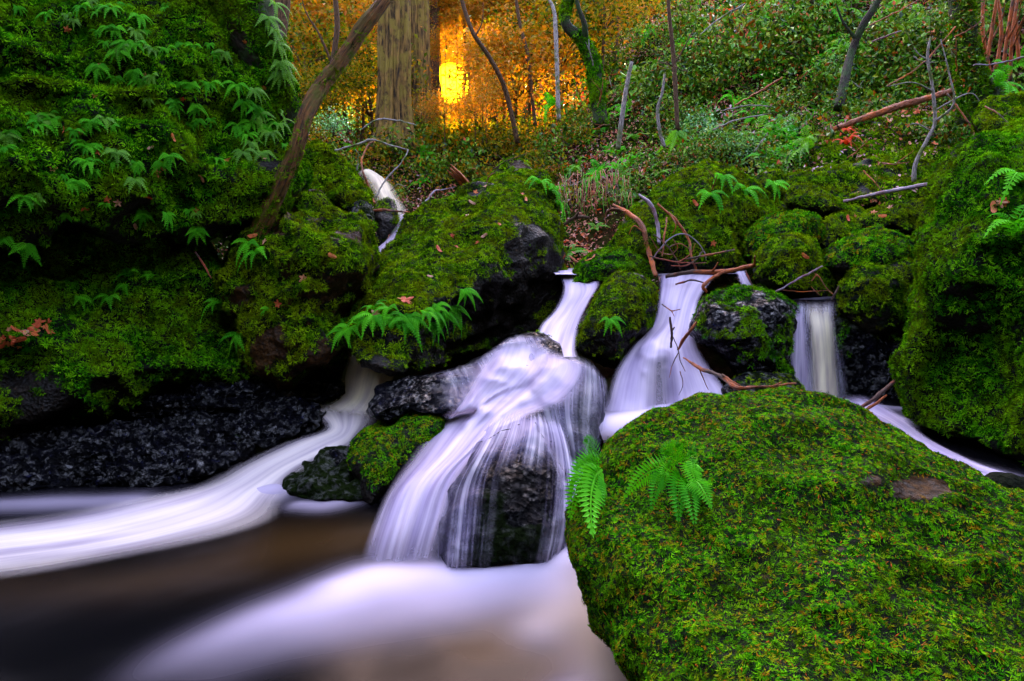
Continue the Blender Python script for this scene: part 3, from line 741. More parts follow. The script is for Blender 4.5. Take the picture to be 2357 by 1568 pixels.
# ------------------------------------------------------------------ water
def water(name, label, rows, mat='fall', na=28, nt_=70, edge=(0.18, 0.18), head=0.04, tail=0.1, core=1.0, follow=None, gap=0.03, foam=None, rip=0.0, wob=0.4):
    """rows: lists of (u, v, depth) from one bank to the other, from the top of the flow to its foot"""
    rr = [catmull(r, na) if len(r) > 2 else np.linspace(r[0], r[1], na) for r in rows]
    st = np.stack(rr, 0)                                # rows x across x 3
    gr = np.stack([catmull(st[:, j], nt_) if len(rows) > 2 else np.linspace(st[0, j], st[1, j], nt_) for j in range(na)], 1)
    d = gr[..., 2].copy()
    if follow:
        for i in range(nt_):
            for j in range(na):
                h = hit(gr[i, j, 0], gr[i, j, 1], [ROCKS[k][1] for k in follow])
                if h is not None:
                    d[i, j] = min(d[i, j], (h[0].y) - gap)
        for _ in range(3):
            e = np.pad(d, 1, mode='edge')
            d = np.minimum(d, (e[:-2, 1:-1] + e[2:, 1:-1] + e[1:-1, :-2] + e[1:-1, 2:]) / 4)
    V = P(gr[..., 0], gr[..., 1], d)
    s = np.linspace(0, 1, na)[None, :].repeat(nt_, 0); t = np.linspace(0, 1, nt_)[:, None].repeat(na, 1)
    sw = s + wob * 0.10 * vnoise(np.stack([s * 2, t * 5, np.zeros_like(s)], -1), len(label))
    f = np.ones_like(s) * core
    if foam is not None: f = foam(s, t) * core
    if edge[0] > 0: f = f * sstep(0, edge[0], sw)
    if edge[1] > 0: f = f * sstep(0, edge[1], 1 - sw)
    if head > 0: f = f * (0.0 + 1.0 * sstep(0, head, t))
    if tail > 0: f = f * sstep(0, tail, 1 - t)
    if rip:
        V = V + rip * vnoise(np.stack([s * 9, t * 2.5, np.zeros_like(s)], -1), 5)[..., None] * np.array((0, -1, 0.4))
    V = V.reshape(-1, 3)
    ii = (np.arange(nt_ - 1)[:, None] * na + np.arange(na - 1)[None, :]).ravel()
    F = np.stack([ii, ii + 1, ii + 1 + na, ii + na], -1)
    base, L = based(V)
    me = mesh_from(name, L, F, [M[mat]], attrs={'foam': f.ravel()}, uv=np.stack([s.ravel(), t.ravel()], -1))
    return tag(link(name, me, loc=base), label, 'waterfall' if 'fall' in name else 'stream', kind='structure')

def pool_sheet(name, label, x0, x1, y0, y1, z, step, strokes, silts, rip=0.012):
    gx = np.arange(x0, x1 + step, step); gy = np.arange(y0, y1 + step, step)
    X, Y = np.meshgrid(gx, gy)
    foam = np.zeros_like(X); silt = np.zeros_like(X)
    def onto(u, v):
        r = ray(u, v); k = (z - CAM[2]) / r[2]
        return CAM[0] + r[0] * k, CAM[1] + k
    for arr, lst in ((foam, strokes), (silt, silts)):
        for pts, inten in lst:
            pts = [tuple(e) + (1.0,) if len(e) == 3 else tuple(e) for e in pts]
            q = catmull([(*onto(e[0], e[1]), e[2], e[3]) for e in pts], 60) if len(pts) > 1 else np.array([(*onto(pts[0][0], pts[0][1]), pts[0][2], pts[0][3])])
            best = np.zeros_like(X)
            for (cx, cy, w, wi) in q:
                dd = ((X - cx) ** 2 + (Y - cy) ** 2) / (w * w)
                best = np.maximum(best, wi * np.exp(-dd))
            np.copyto(arr, 1 - (1 - arr) * (1 - inten * best))
    Zz = z + rip * fbm(np.stack([X * 2.2, Y * 2.2, X * 0], -1), 3, 4) + 0.03 * foam
    V = np.stack([X, Y, Zz], -1).reshape(-1, 3)
    nx = len(gx); ny = len(gy)
    ii = (np.arange(ny - 1)[:, None] * nx + np.arange(nx - 1)[None, :]).ravel()
    F = np.stack([ii, ii + 1, ii + 1 + nx, ii + nx], -1)
    me = mesh_from(name, V, F, [M['pool']], attrs={'foam': foam.ravel(), 'silt': silt.ravel()})
    return tag(link(name, me), label, 'pool', kind='structure')

pool_sheet('pool', 'dark lower pool with white foam drifting to the lower left', -4.5, 1.3, -1.0, 3.7, 0.0, 0.03,
    [([(620, 1130, .12), (480, 1160, .14), (300, 1195, .14), (120, 1235, .14), (-150, 1280, .14)], 0.6),
     ([(300, 1150, .08), (0, 1165, .08), (-200, 1180, .08)], 0.30),
     ([(1330, 1285, .09), (1180, 1310, .10), (1020, 1330, .12), (880, 1340, .12), (800, 1360, .10)], 0.7),
     ([(860, 1350, .13), (720, 1400, .12), (580, 1445, .10, .7), (440, 1500, .09, .35), (330, 1550, .08, .1)], 0.55),
     ([(1250, 1340, .14), (1000, 1390, .14, .9), (800, 1440, .12, .6), (620, 1490, .10, .35), (450, 1560, .08, .1)], 0.35),
     ([(1420, 1320, .12), (1330, 1380, .14), (1250, 1440, .10)], 0.4),
     ([(1400, 1440, .12), (1390, 1560, .10), (1330, 1600, .08)], 0.42),
     ([(850, 1140, .05), (760, 1165, .06), (690, 1165, .05)], 0.35)],
    [([(900, 1230, .12), (600, 1260, .22), (300, 1320, .16), (0, 1340, .14)], 0.9),
     ([(1400, 1310, .13), (1370, 1450, .14), (1420, 1570, .12)], 1.0),
     ([(1250, 1420, .12), (1100, 1500, .1)], 0.5)])
pool_sheet('upper_pool', 'small upper pool behind the foreground boulder', 0.43, 2.9, 2.75, 4.75, 0.215, 0.03,
    [([(1400, 975, .16), (1500, 960, .16), (1650, 930, .12)], 0.95), ([(1880, 930, .14), (1980, 950, .12), (2080, 975, .07)], 0.8),
     ([(2050, 1000, .05), (2180, 1060, .06), (2300, 1100, .07)], 0.85), ([(2000, 940, .05), (2090, 945, .04)], 0.4)],
    [([(1880, 940, .2)], 0.4)])
pool_sheet('top_pool', 'still black pool feeding the right fall', 1.35, 2.5, 4.5, 5.4, 0.75, 0.04, [([(1860, 690, .05), (1900, 685, .05)], 0.15)], [])
pool_sheet('back_pool', 'foaming pool behind the driftwood', 0.3, 1.6, 5.22, 5.9, 0.815, 0.04, [([(1300, 640, .25), (1450, 620, .25), (1580, 640, .3), (1700, 640, .25)], 1.0)], [])

def pd(u, v, z=0.10):
    r = ray(u, v); return (u, v, float((z - CAM[2]) / r[2]))
# upper left fall, chute, left fall and its run into the pool
water('waterfall', 'pale upper fall sliding down between branches below the big trunk', [
    [(818, 396, 7.9), (845, 388, 7.9), (868, 398, 7.9)], [(836, 420, 7.6), (872, 408, 7.6), (900, 422, 7.6)],
    [(850, 450, 7.2), (888, 440, 7.2), (920, 452, 7.2)], [(866, 480, 6.9), (902, 475, 6.9), (936, 482, 6.9)], [(876, 502, 6.75), (910, 502, 6.7), (940, 504, 6.7)]], 'fall_cream', edge=(0.45, 0.45), core=0.75)
water('waterfall', 'narrow chute running down the left edge of the tilted slab', [
    [(905, 492, 7.1), (936, 492, 7.0)], [(902, 520, 6.9), (928, 515, 6.7)], [(890, 550, 6.6), (912, 548, 6.4)], [(866, 572, 6.3), (892, 574, 6.1)],
    [(856, 600, 6.0), (880, 598, 5.7)], [(842, 635, 5.7), (860, 628, 5.4)], [(825, 668, 5.3), (842, 660, 5.1)], [(812, 700, 5.0), (826, 690, 4.9)]], 'fall', na=14, edge=(0.25, 0.1), head=0.02, tail=0.05, core=0.85)
water('waterfall', 'left fall dropping from under the tilted slab', [
    [(800, 775, 4.5), (850, 775, 4.45), (905, 800, 4.4)], [(792, 820, 4.42), (850, 820, 4.35), (915, 850, 4.3)], [(784, 870, 4.36), (845, 870, 4.25), (905, 885, 4.2)],
    [(776, 915, 4.3), (835, 920, 4.15), (885, 925, 4.1)], [(720, 945, 4.25), (800, 960, 4.0), (868, 965, 3.98)]], 'fall_cream', na=40, edge=(0.22, 0.06), head=0.0, tail=0.15, core=0.95)
water('stream', 'bright white run curving from the left fall into the pool', [
    [(650, 935, 4.2), (740, 930, 4.15), (820, 915, 4.1), (890, 920, 4.05)], [(700, 948, 4.1), (755, 955, 4.05), (815, 960, 4.0), (870, 970, 3.9)],
    [(738, 985, 3.95), (770, 990, 3.9), (800, 1000, 3.85), (830, 1010, 3.8)], [(640, 1018, 3.85), (700, 1020, 3.75), (760, 1025, 3.7), (820, 1035, 3.65)],
    [(540, 1065, 3.65), (600, 1070, 3.6), (660, 1075, 3.55), (720, 1075, 3.5)], [(440, 1118, 3.4), (510, 1120, 3.38), (590, 1125, 3.34), (660, 1150, 3.22)],
    [pd(280, 1145), pd(370, 1158), pd(480, 1178), pd(620, 1205)], [pd(80, 1180), pd(150, 1196), pd(230, 1222), pd(420, 1262)], [pd(-120, 1205), pd(-60, 1230), pd(0, 1262), pd(120, 1320)], [pd(-330, 1225), pd(-280, 1255), pd(-240, 1295), pd(-180, 1360)]],
    'fall_warm', na=40, nt_=130, edge=(0.36, 0.36), head=0.06, tail=0.05, core=1.0, rip=0.008, foam=lambda s, t: 1 - 0.25 * sstep(0.5, 1, t))

# central fall
water('waterfall', 'upper neck of the central fall beside the tilted slab', [
    [(1270, 622, 5.8), (1320, 622, 5.8), (1365, 628, 5.7)], [(1282, 628, 5.42), (1320, 626, 5.4), (1350, 640, 5.35)], [(1292, 660, 5.1), (1325, 670, 5.05), (1385, 650, 4.95)], [(1275, 710, 4.9), (1315, 710, 4.85), (1362, 690, 4.75)],
    [(1245, 745, 4.65), (1295, 755, 4.6), (1340, 740, 4.55)], [(1228, 785, 4.4), (1275, 800, 4.35), (1330, 800, 4.3)], [(1190, 820, 4.2), (1255, 840, 4.1), (1340, 830, 4.15)], [(1160, 860, 4.1), (1240, 880, 3.95), (1350, 860, 4.05)]],
    'fall', na=40, edge=(0.16, 0.16), head=0.02, tail=0.15)
water('waterfall', 'broad central fall sweeping down over the rocks', [
    [(1130, 800, 4.25), (1200, 775, 4.25), (1270, 800, 4.2), (1345, 825, 4.1)], [(1080, 850, 4.1), (1170, 845, 4.05), (1250, 840, 4.0), (1370, 865, 3.95)],
    [(1040, 930, 3.8), (1120, 905, 3.8), (1220, 895, 3.75), (1320, 930, 3.7)], [(985, 990, 3.55), (1060, 980, 3.5), (1150, 960, 3.45), (1230, 955, 3.4)],
    [(935, 1060, 3.25), (1010, 1050, 3.2), (1080, 1030, 3.2), (1160, 1000, 3.2)], [(885, 1140, 2.95), (950, 1120, 2.95), (1010, 1110, 2.95), (1075, 1075, 3.0)],
    [(850, 1230, 2.75), (920, 1215, 2.75), (980, 1215, 2.76), (1035, 1180, 2.8)], [(820, 1325, 2.6), (890, 1330, 2.58), (950, 1330, 2.58), (1010, 1310, 2.6)], [(800, 1370, 2.5), (880, 1380, 2.46), (950, 1380, 2.46), (1020, 1350, 2.5)]],
    'fall', na=60, nt_=120, edge=(0.2, 0.2), head=0.05, tail=0.30, follow=['shoulder', 'round_back', 'ledge'], gap=0.05, rip=0.02, core=0.82)
water('waterfall', 'thin threads of water draped over the dome rock', [
    [(1130, 960, 3.4), (1190, 940, 3.4), (1230, 940, 3.4), (1290, 960, 3.4)], [(1080, 1040, 3.2), (1170, 1000, 3.2), (1240, 1000, 3.2), (1315, 1050, 3.2)],
    [(1020, 1140, 3.0), (1120, 1100, 3.0), (1240, 1100, 3.0), (1330, 1150, 3.0)], [(1000, 1230, 2.85), (1110, 1220, 2.85), (1220, 1220, 2.85), (1330, 1230, 2.85)], [(995, 1315, 2.7), (1100, 1315, 2.7), (1220, 1310, 2.7), (1310, 1290, 2.7)]],
    'threads', na=60, nt_=80, edge=(0.03, 0.03), head=0.1, tail=0.03, follow=['dome'], gap=0.02,
    foam=lambda s, t: np.clip(0.80 * (1 - sstep(0.12, 0.42, t)) + sstep(0.12, 0.42, t) * (0.58 - 0.60 * np.exp(-((s - 0.55) / 0.27) ** 4)) * (1 - 0.25 * t), 0, 1))
water('waterfall', 'lacy veil of water over the round wet rock', [
    [(1225, 845, 4.0), (1290, 815, 4.0), (1350, 825, 4.0), (1395, 870, 4.0)], [(1215, 900, 3.8), (1290, 880, 3.8), (1350, 890, 3.8), (1405, 930, 3.8)],
    [(1220, 960, 3.6), (1290, 950, 3.6), (1350, 960, 3.6), (1400, 990, 3.6)], [(1260, 1040, 3.45), (1300, 1030, 3.45), (1345, 1040, 3.45), (1385, 1060, 3.45)], [(1290, 1130, 3.2), (1320, 1130, 3.2), (1350, 1130, 3.2), (1370, 1130, 3.2)],
    [(1300, 1260, 2.85), (1320, 1260, 2.85), (1340, 1260, 2.85), (1360, 1260, 2.85)]],
    'veil', na=50, nt_=70, edge=(0.05, 0.08), head=0.05, tail=0.1, follow=['round_back', 'dome'], gap=0.02, foam=lambda s, t: 0.58 - 0.34 * np.exp(-((s - 0.7) / 0.2) ** 2 - ((t - 0.35) / 0.2) ** 2))
water('waterfall', 'thin sheet of water creeping over the dark rounded ledge', [
    [(960, 866, 4.1), (1080, 834, 4.2), (1180, 772, 4.3), (1262, 776, 4.3)], [(985, 905, 3.9), (1090, 875, 4.0), (1190, 815, 4.1), (1275, 810, 4.1)], [(1000, 950, 3.7), (1090, 930, 3.8), (1180, 880, 3.9), (1270, 860, 3.9)]],
    'veil', na=40, nt_=30, edge=(0.3, 0.08), head=0.12, tail=0.1, follow=['ledge'], gap=0.015, foam=lambda s, t: 0.35 + 0.35 * s)

# middle fall
water('waterfall', 'middle fall spreading like a skirt around the dark rock', [
    [(1490, 624, 5.7), (1560, 624, 5.7), (1670, 626, 5.6)], [(1512, 638, 5.15), (1560, 636, 5.12), (1645, 642, 5.05)], [(1512, 690, 4.85), (1555, 690, 4.8), (1612, 695, 4.75)], [(1498, 745, 4.65), (1545, 745, 4.6), (1600, 745, 4.55)],
    [(1450, 800, 4.4), (1520, 785, 4.3), (1610, 800, 4.35)], [(1410, 860, 4.2), (1505, 850, 4.1), (1645, 860, 4.15)], [(1385, 930, 4.0), (1500, 925, 3.95), (1675, 905, 4.0)], [(1370, 985, 3.85), (1500, 985, 3.8), (1680, 950, 3.85)]],
    'fall', na=60, nt_=90, edge=(0.12, 0.12), head=0.02, tail=0.12, follow=['veil_rock'], gap=0.03,
    foam=lambda s, t: 0.92 - 0.62 * np.exp(-((s - 0.46) / 0.13) ** 2) * sstep(0.5, 0.62, t))
water('waterfall', 'small side trickle beside the orange branch', [
    [(1690, 625, 5.1), (1716, 622, 5.1)], [(1700, 645, 5.0), (1728, 645, 5.0)], [(1708, 668, 4.9), (1742, 668, 4.9)]], 'fall', na=14, nt_=20, edge=(0.25, 0.25), core=0.7)
water('waterfall', 'little white slide behind the driftwood pile', [
    [(1415, 555, 6.0), (1445, 552, 6.0), (1470, 560, 6.0)], [(1385, 575, 5.8), (1430, 575, 5.75), (1480, 580, 5.75)], [(1360, 595, 5.6), (1430, 600, 5.5), (1500, 605, 5.5)]], 'fall', na=24, nt_=24, edge=(0.2, 0.2), core=0.85)

# right fall
water('waterfall', 'right fall, clear outer curtain', [
    [(1815, 690, 4.5), (1870, 690, 4.5), (1938, 688, 4.5)], [(1822, 715, 4.4), (1872, 712, 4.38), (1932, 712, 4.4)], [(1812, 780, 4.3), (1872, 780, 4.28), (1940, 780, 4.3)],
    [(1806, 850, 4.24), (1875, 850, 4.2), (1952, 850, 4.24)], [(1808, 930, 4.16), (1878, 935, 4.1), (1960, 930, 4.16)]], 'veil', na=40, edge=(0.2, 0.2), head=0.12, tail=0.1, core=0.55)
water('waterfall', 'right fall, creamy inner column', [
    [(1840, 694, 4.46), (1880, 692, 4.46), (1928, 692, 4.46)], [(1846, 725, 4.34), (1885, 722, 4.32), (1926, 722, 4.34)], [(1858, 770, 4.26), (1890, 770, 4.22), (1928, 770, 4.26)],
    [(1866, 850, 4.18), (1898, 850, 4.14), (1932, 850, 4.18)], [(1868, 940, 4.08), (1902, 945, 4.04), (1938, 940, 4.08)]], 'fall_cream', na=30, edge=(0.3, 0.3), head=0.25, tail=0.08, core=1.0)
water('waterfall', 'right fall, violet side curtain falling left of the column', [
    [(1820, 715, 4.38), (1850, 708, 4.36)], [(1814, 780, 4.28), (1862, 780, 4.26)], [(1810, 850, 4.2), (1868, 850, 4.18)], [(1808, 935, 4.12), (1872, 940, 4.1)]], 'fall', na=24, edge=(0.3, 0.3), head=0.1, tail=0.08, core=0.72)
water('stream', 'white run spilling right behind the foreground boulder', [
    [(1860, 915, 4.1), (1990, 905, 4.1)], [(1920, 955, 3.8), (2040, 935, 3.9)], [(2000, 985, 3.5), (2085, 965, 3.6)], [(2110, 1042, 3.2), (2150, 1015, 3.3)], [(2200, 1085, 3.0), (2240, 1060, 3.05)], [(2300, 1120, 2.85), (2330, 1096, 2.9)]],
    'fall', na=24, nt_=60, edge=(0.2, 0.2), head=0.1, tail=0.05, core=0.7)
#@@OBJECTS
# ------------------------------------------------------------------ builders for wood and plants
def tube(pts, radii, sides=8, rough=0.0, seed=0, ridge=0.0, steps=None):
    pts = np.asarray(pts, float); radii = np.asarray(radii, float)
    n = steps or max(6, 5 * len(pts))
    q = catmull(np.column_stack([pts, radii]), n) if len(pts) > 2 else np.linspace(np.append(pts[0], radii[0]), np.append(pts[-1], radii[-1]), n)
    c, r = q[:, :3], q[:, 3]
    T = np.gradient(c, axis=0); T /= np.linalg.norm(T, axis=1)[:, None] + 1e-12
    ref = np.array((0.3, 1.0, 0.2)) if abs(T[0][1]) < 0.8 else np.array((1.0, 0.1, 0.2))
    A = np.cross(T, ref); A /= np.linalg.norm(A, axis=1)[:, None]
    B = np.cross(T, A)
    th = np.linspace(0, 2 * math.pi, sides, endpoint=False)
    L = np.concatenate([[0], np.cumsum(np.linalg.norm(np.diff(c, axis=0), axis=1))])
    rr = r[:, None] * np.ones((1, sides))
    if rough or ridge:
        circ = np.stack([np.cos(th)[None, :] * np.ones((n, 1)) * 1.5, np.sin(th)[None, :] * np.ones((n, 1)) * 1.5, (L / (r.mean() * 3 + 1e-6))[:, None] * np.ones((1, sides))], -1)
        rr = rr * (1 + rough * fbm(circ + seed, 3, seed))
        if ridge:
            cr_ = circ.copy(); cr_[..., :2] *= (9 if sides > 40 else 5); cr_[..., 2] *= 0.22
            rr = rr * (1 - ridge * np.abs(vnoise(cr_ + seed, seed + 3)) * 1.6)
    V = c[:, None, :] + rr[..., None] * (np.cos(th)[None, :, None] * A[:, None, :] + np.sin(th)[None, :, None] * B[:, None, :])
    V = V.reshape(-1, 3)
    F = []
    for i in range(n - 1):
        for j in range(sides):
            j2 = (j + 1) % sides
            F.append((i * sides + j, i * sides + j2, (i + 1) * sides + j2, (i + 1) * sides + j))
    F.append(tuple(range(sides))[::-1]); F.append(tuple((n - 1) * sides + j for j in range(sides)))
    uv = np.stack([(np.arange(sides)[None, :] / sides).repeat(n, 0), L[:, None].repeat(sides, 1) * 2], -1).reshape(-1, 2)
    return V, F, uv

def px(pts, d=None):
    """picture positions (u, v, depth) to points"""
    a = np.asarray(pts, float)
    if a.shape[1] == 2: a = np.column_stack([a, np.full(len(a), d)])
    return P(a[:, 0], a[:, 1], a[:, 2])

def stick(name, label, cat, pts, rpx, mat, d=None, sides=7, twigs=(), group=None, rough=0.35, ridge=0.12, seed=1, steps=None, reg=False, partname='twig'):
    w = px(pts, d); dm = float(np.mean(w[:, 1]))
    rp = 0.66 * np.interp(np.linspace(0, 1, len(w)), np.linspace(0, 1, len(rpx)), rpx) / FPX * dm
    V, F, uv = tube(w, rp, sides, rough, seed, ridge, steps or 8 * len(w))
    V = V + 0.006 * dm / 5 * np.stack([fbm(V * 22 + q, 3, seed + q) for q in range(3)], -1)
    base, L = based(V)
    o = tag(link(name, mesh_from(name, L, F, [M[mat]], uv=uv), loc=base), label, cat, group)
    for tp, tr in twigs:
        w2 = px(tp, d if len(tp[0]) == 2 else None)
        V2, F2, uv2 = tube(w2, np.linspace(tr, tr * 0.4, len(w2)) / FPX * dm, 5, 0.1, seed + 3)
        V2 = V2 + 0.005 * dm / 5 * np.stack([fbm(V2 * 22 + q, 3, seed + q) for q in range(3)], -1)
        link(partname, mesh_from(partname, V2 - base, F2, [M[mat]], uv=uv2), o)
    if reg: register(V, F)
    return o

def leaves(centres, sizes, seed, up=0.5, aspect=0.5):
    """one folded leaf at each centre"""
    r = np.random.default_rng(seed); n = len(centres)
    nn = r.normal(size=(n, 3)); nn[:, 2] += up * 2; nn /= np.linalg.norm(nn, axis=1)[:, None]
    a = r.normal(size=(n, 3)); a -= (a * nn).sum(1)[:, None] * nn; a /= np.linalg.norm(a, axis=1)[:, None]
    b = np.cross(nn, a)
    s = np.asarray(sizes)[:, None]
    v0 = centres - a * s * 0.5; v2 = centres + a * s * 0.5 - nn * s * 0.1
    v1 = centres + b * s * aspect * 0.5 + nn * s * 0.08; v3 = centres - b * s * aspect * 0.5 + nn * s * 0.08
    V = np.stack([v0, v1, v2, v3], 1).reshape(-1, 3)
    k = np.arange(n)[:, None] * 4
    F = np.concatenate([k + np.array([0, 1, 2]), k + np.array([0, 2, 3])], 0)
    return V, F, np.repeat(r.uniform(0, 1, n), 4)

def clump_points(nclump, per, rx, ry, rz, spread, seed, base=0.0):
    r = np.random.default_rng(seed)
    d = r.normal(size=(nclump, 3)); d /= np.linalg.norm(d, axis=1)[:, None]
    d[:, 2] = np.abs(d[:, 2]) * 0.9 + base
    c = d * np.array((rx, ry, rz)) * r.uniform(0.45, 1.0, nclump)[:, None]
    p = (c[:, None, :] + r.normal(size=(nclump, per, 3)) * spread)
    return p.reshape(-1, 3), c

BUSH = {}
def bush_meshes(kind, mat, n, per, leaf, seed, rx=0.5, rz=0.5, var=4, spread=0.10):
    out = []
    for s in range(var):
        p, c = clump_points(n, per, rx, rx, rz, spread, seed + s)
        r = np.random.default_rng(seed + s)
        V, F, lr = leaves(p, leaf * r.uniform(0.6, 1.3, len(p)), seed + s)
        fm = mesh_from('foliage', V, F, [M[mat]], smooth=False, attrs={'leafrand': lr})
        VS, FS, US, o = [], [], [], 0
        for q in c[:: max(1, n // 9)]:
            v, f, u = tube([(0, 0, -0.1), q * np.array((0.4, 0.4, 0.5)), q], [0.010, 0.007, 0.003], 5, 0.1, s)
            VS.append(v); US.append(u); FS += [tuple(i + o for i in ff) for ff in f]; o += len(v)
        sm = mesh_from('stems', np.vstack(VS), FS, [M['bark_brown']], uv=np.vstack(US))
        out.append((fm, sm))
    BUSH[kind] = out
bush_meshes('green', 'leaf_green', 30, 26, 0.055, 100, var=6, spread=0.075)
bush_meshes('olive', 'leaf_olive', 30, 26, 0.055, 200, spread=0.075)
bush_meshes('broad', 'leaf_green', 20, 20, 0.085, 150, var=4, spread=0.085)
bush_meshes('pale', 'leaf_pale', 22, 26, 0.050, 300, 0.4, 0.35)
bush_meshes('red', 'leaf_red', 16, 22, 0.050, 400, 0.4, 0.4)
bush_meshes('gold', 'leaf_gold', 52, 44, 0.085, 500, 1.0, 1.0, spread=0.16)
bush_meshes('crown', 'leaf_olive', 52, 44, 0.075, 600, 1.0, 1.0, spread=0.16)

def plant(name, label, cat, kind, loc, scale, i, group, squash=1.0):
    root = link(name, None, loc=loc)
    root.scale = (scale, scale, scale * squash); root.rotation_euler = (0, 0, (i * 2.399) % 6.283)
    fm, sm = BUSH[kind][i % len(BUSH[kind])]
    link('foliage', fm, root); link('stems', sm, root)
    return tag(root, label, cat, group)

def frond(base, ctrl, tip, nrm, width, npair):
    t = np.linspace(0, 1, npair + 2)[1:-1]
    def bez(t): t = np.asarray(t)[:, None]; return (1 - t) ** 2 * base + 2 * t * (1 - t) * ctrl + t ** 2 * tip
    c = bez(t); T = bez(np.minimum(t + 0.02, 1)) - bez(t - 0.02); T /= np.linalg.norm(T, axis=1)[:, None] + 1e-12
    S = np.cross(T, nrm); S /= np.linalg.norm(S, axis=1)[:, None] + 1e-12
    U = np.cross(S, T)
    ln = width * np.clip(np.minimum(t * 4.5 + 0.25, 1.0), 0, 1) * (1 - t ** 1.6) + width * 0.06
    L = np.linalg.norm(tip - base); sp = L / npair * 0.52
    V, F = [], []
    for i in range(len(t)):
        for sg in (-1, 1):
            dirv = sg * S[i] * 0.93 + T[i] * 0.36
            b = c[i]; e = b + dirv * ln[i] - U[i] * ln[i] * 0.22
            m = b + dirv * ln[i] * 0.4 + U[i] * ln[i] * 0.03
            k = len(V); V += [b, m + T[i] * sp, e, m - T[i] * sp]
            F.append((k, k + 1, k + 2, k + 3))
    cc = bez(np.linspace(0, 1, 9)); k = len(V); r = L * 0.012
    for q in cc: V += [q - S[0] * r, q + S[0] * r]
    for i in range(8): F.append((k + 2 * i, k + 2 * i + 1, k + 2 * i + 3, k + 2 * i + 2))
    return np.array(V), F

UP = np.array((0, 0, 1.0))
def fern(u, v, L, nf, mat, label, group=None, seed=0, wide=0.24, trees=None, full=False, npair=13, name='fern'):
    h = hit(u, v, trees)
    if h is None: return None
    b = np.array(h[0]); n = np.array(h[1])
    r = np.random.default_rng(seed + int(u * 7 + v * 13))
    root = link(name, None, loc=b)
    tag(root, label, 'fern', group)
    side = np.cross(n, UP); ls = np.linalg.norm(side)
    side = side / ls if ls > 0.1 else np.array((1.0, 0, 0))
    down = np.cross(side, n); down = -down if down[2] > 0 else down
    flat = full or n[2] > 0.85
    for i in range(nf):
        a = (i / nf * 2 * math.pi + r.normal(0, 0.3)) if flat else ((i + 0.5) / nf - 0.5) * math.radians(190) + r.normal(0, 0.18)
        d = math.cos(a) * down + math.sin(a) * side
        l = L * r.uniform(0.75, 1.2)
        tip = l * (0.78 * d + 0.42 * n) + UP * (-0.28 * l)
        ctrl = l * (0.30 * d + 0.52 * n) + UP * 0.22 * l
        V, F = frond(np.zeros(3), ctrl, tip, n * 0.6 + UP * 0.6, l * wide, npair)
        link('frond', mesh_from('frond', V, F, [M[mat]], smooth=False), root)
    return root

ORD = ['first', 'second', 'third', 'fourth', 'fifth', 'sixth', 'seventh', 'eighth', 'ninth', 'tenth', 'eleventh', 'twelfth', 'thirteenth', 'fourteenth', 'fifteenth', 'sixteenth', 'seventeenth', 'eighteenth', 'nineteenth', 'twentieth'] + ['%dth' % q for q in range(21, 60)]
def rowed(pts, per):
    """each position's place as (row from the top, place from the left)"""
    idx = sorted(range(len(pts)), key=lambda i: pts[i][1]); res = {}
    nrow = max(1, round(len(pts) / per)); sz = math.ceil(len(pts) / nrow)
    for r in range(nrow):
        for j, i in enumerate(sorted(idx[r * sz:(r + 1) * sz], key=lambda i: pts[i][0])):
            res[i] = (ORD[r], ORD[j])
    return res

# ------------------------------------------------------------------ trees
def tree_trunk(label, pts, rpx, mat, d=None, sides=14, rough=0.12, ridge=0.0, seed=1, steps=None, limbs=(), group=None, reg=True, name='tree', moss=None):
    w = px(pts, d); dm = float(np.mean(w[:, 1]))
    rp = np.interp(np.linspace(0, 1, len(w)), np.linspace(0, 1, len(rpx)), rpx) / FPX * dm
    V, F, uv = tube(w, rp, sides, rough, seed, ridge, steps)
    root = link(name, None, loc=w[0])
    tag(root, label, 'tree', group)
    tm = mesh_from('trunk', V - w[0], F, [M[mat]], uv=uv, attrs={'moss': sstep(-0.3, 0.2, fbm(V * 5, 3, seed)) * (V[:, 1] < np.mean(w[:, 1]) + 0.05)})
    tk = link('trunk', tm, root)
    if moss:
        scatter(tag(link('moss', tm, tk), kind='stuff'), LIB[moss], 2600 if mat == 'bark_dark' else 900, 'moss', 0.010 if mat != 'bark_dark' else 0.012, 0.020 if mat != 'bark_dark' else 0.028, 0.6, seed)
    for lp, lr in limbs:
        w2 = px(lp, d if len(lp[0]) == 2 else None)
        V2, F2, uv2 = tube(w2, np.linspace(lr, lr * 0.35, len(w2)) / FPX * dm, 7, 0.12, seed + 5)
        link('limb', mesh_from('limb', V2 - w[0], F2, [M[mat]], uv=uv2), root)
    if reg: register(V, F)
    return root

tree_trunk('brown mossy leaning trunk slanting up from the left boulder', [(588, 552, 4.5), (640, 440, 4.5), (668, 380, 4.52), (690, 318, 4.55), (702, 272, 4.6), (733, 212, 4.7), (778, 148, 4.8), (832, 70, 4.9), (886, 0, 5.0), (990, -140, 5.3), (1100, -300, 5.7)],
           [26, 20, 17, 17, 18, 19, 18, 17, 16, 14, 10], 'bark_lean', sides=28, rough=0.28, ridge=0.3, steps=110, moss='moss_olive')
rw = tree_trunk('thick ridged redwood trunk left of the sun', [(906, 345, 11.2), (907, 300, 11.2), (907, 220, 11.2), (908, 100, 11.2), (908, 0, 11.2), (909, -300, 11.3), (910, -900, 11.5)], [66, 47, 39, 37, 36, 33, 24], 'bark_redwood', sides=110, rough=0.06, ridge=0.26, steps=60)
tree_trunk('reddish redwood trunk standing behind the thick one', [(968, 300, 13), (968, 200, 13), (968, 100, 13), (967, -100, 13), (966, -500, 13)], [34, 25, 22, 20, 16], 'bark_redwood', sides=80, rough=0.06, ridge=0.26, steps=40, seed=4)
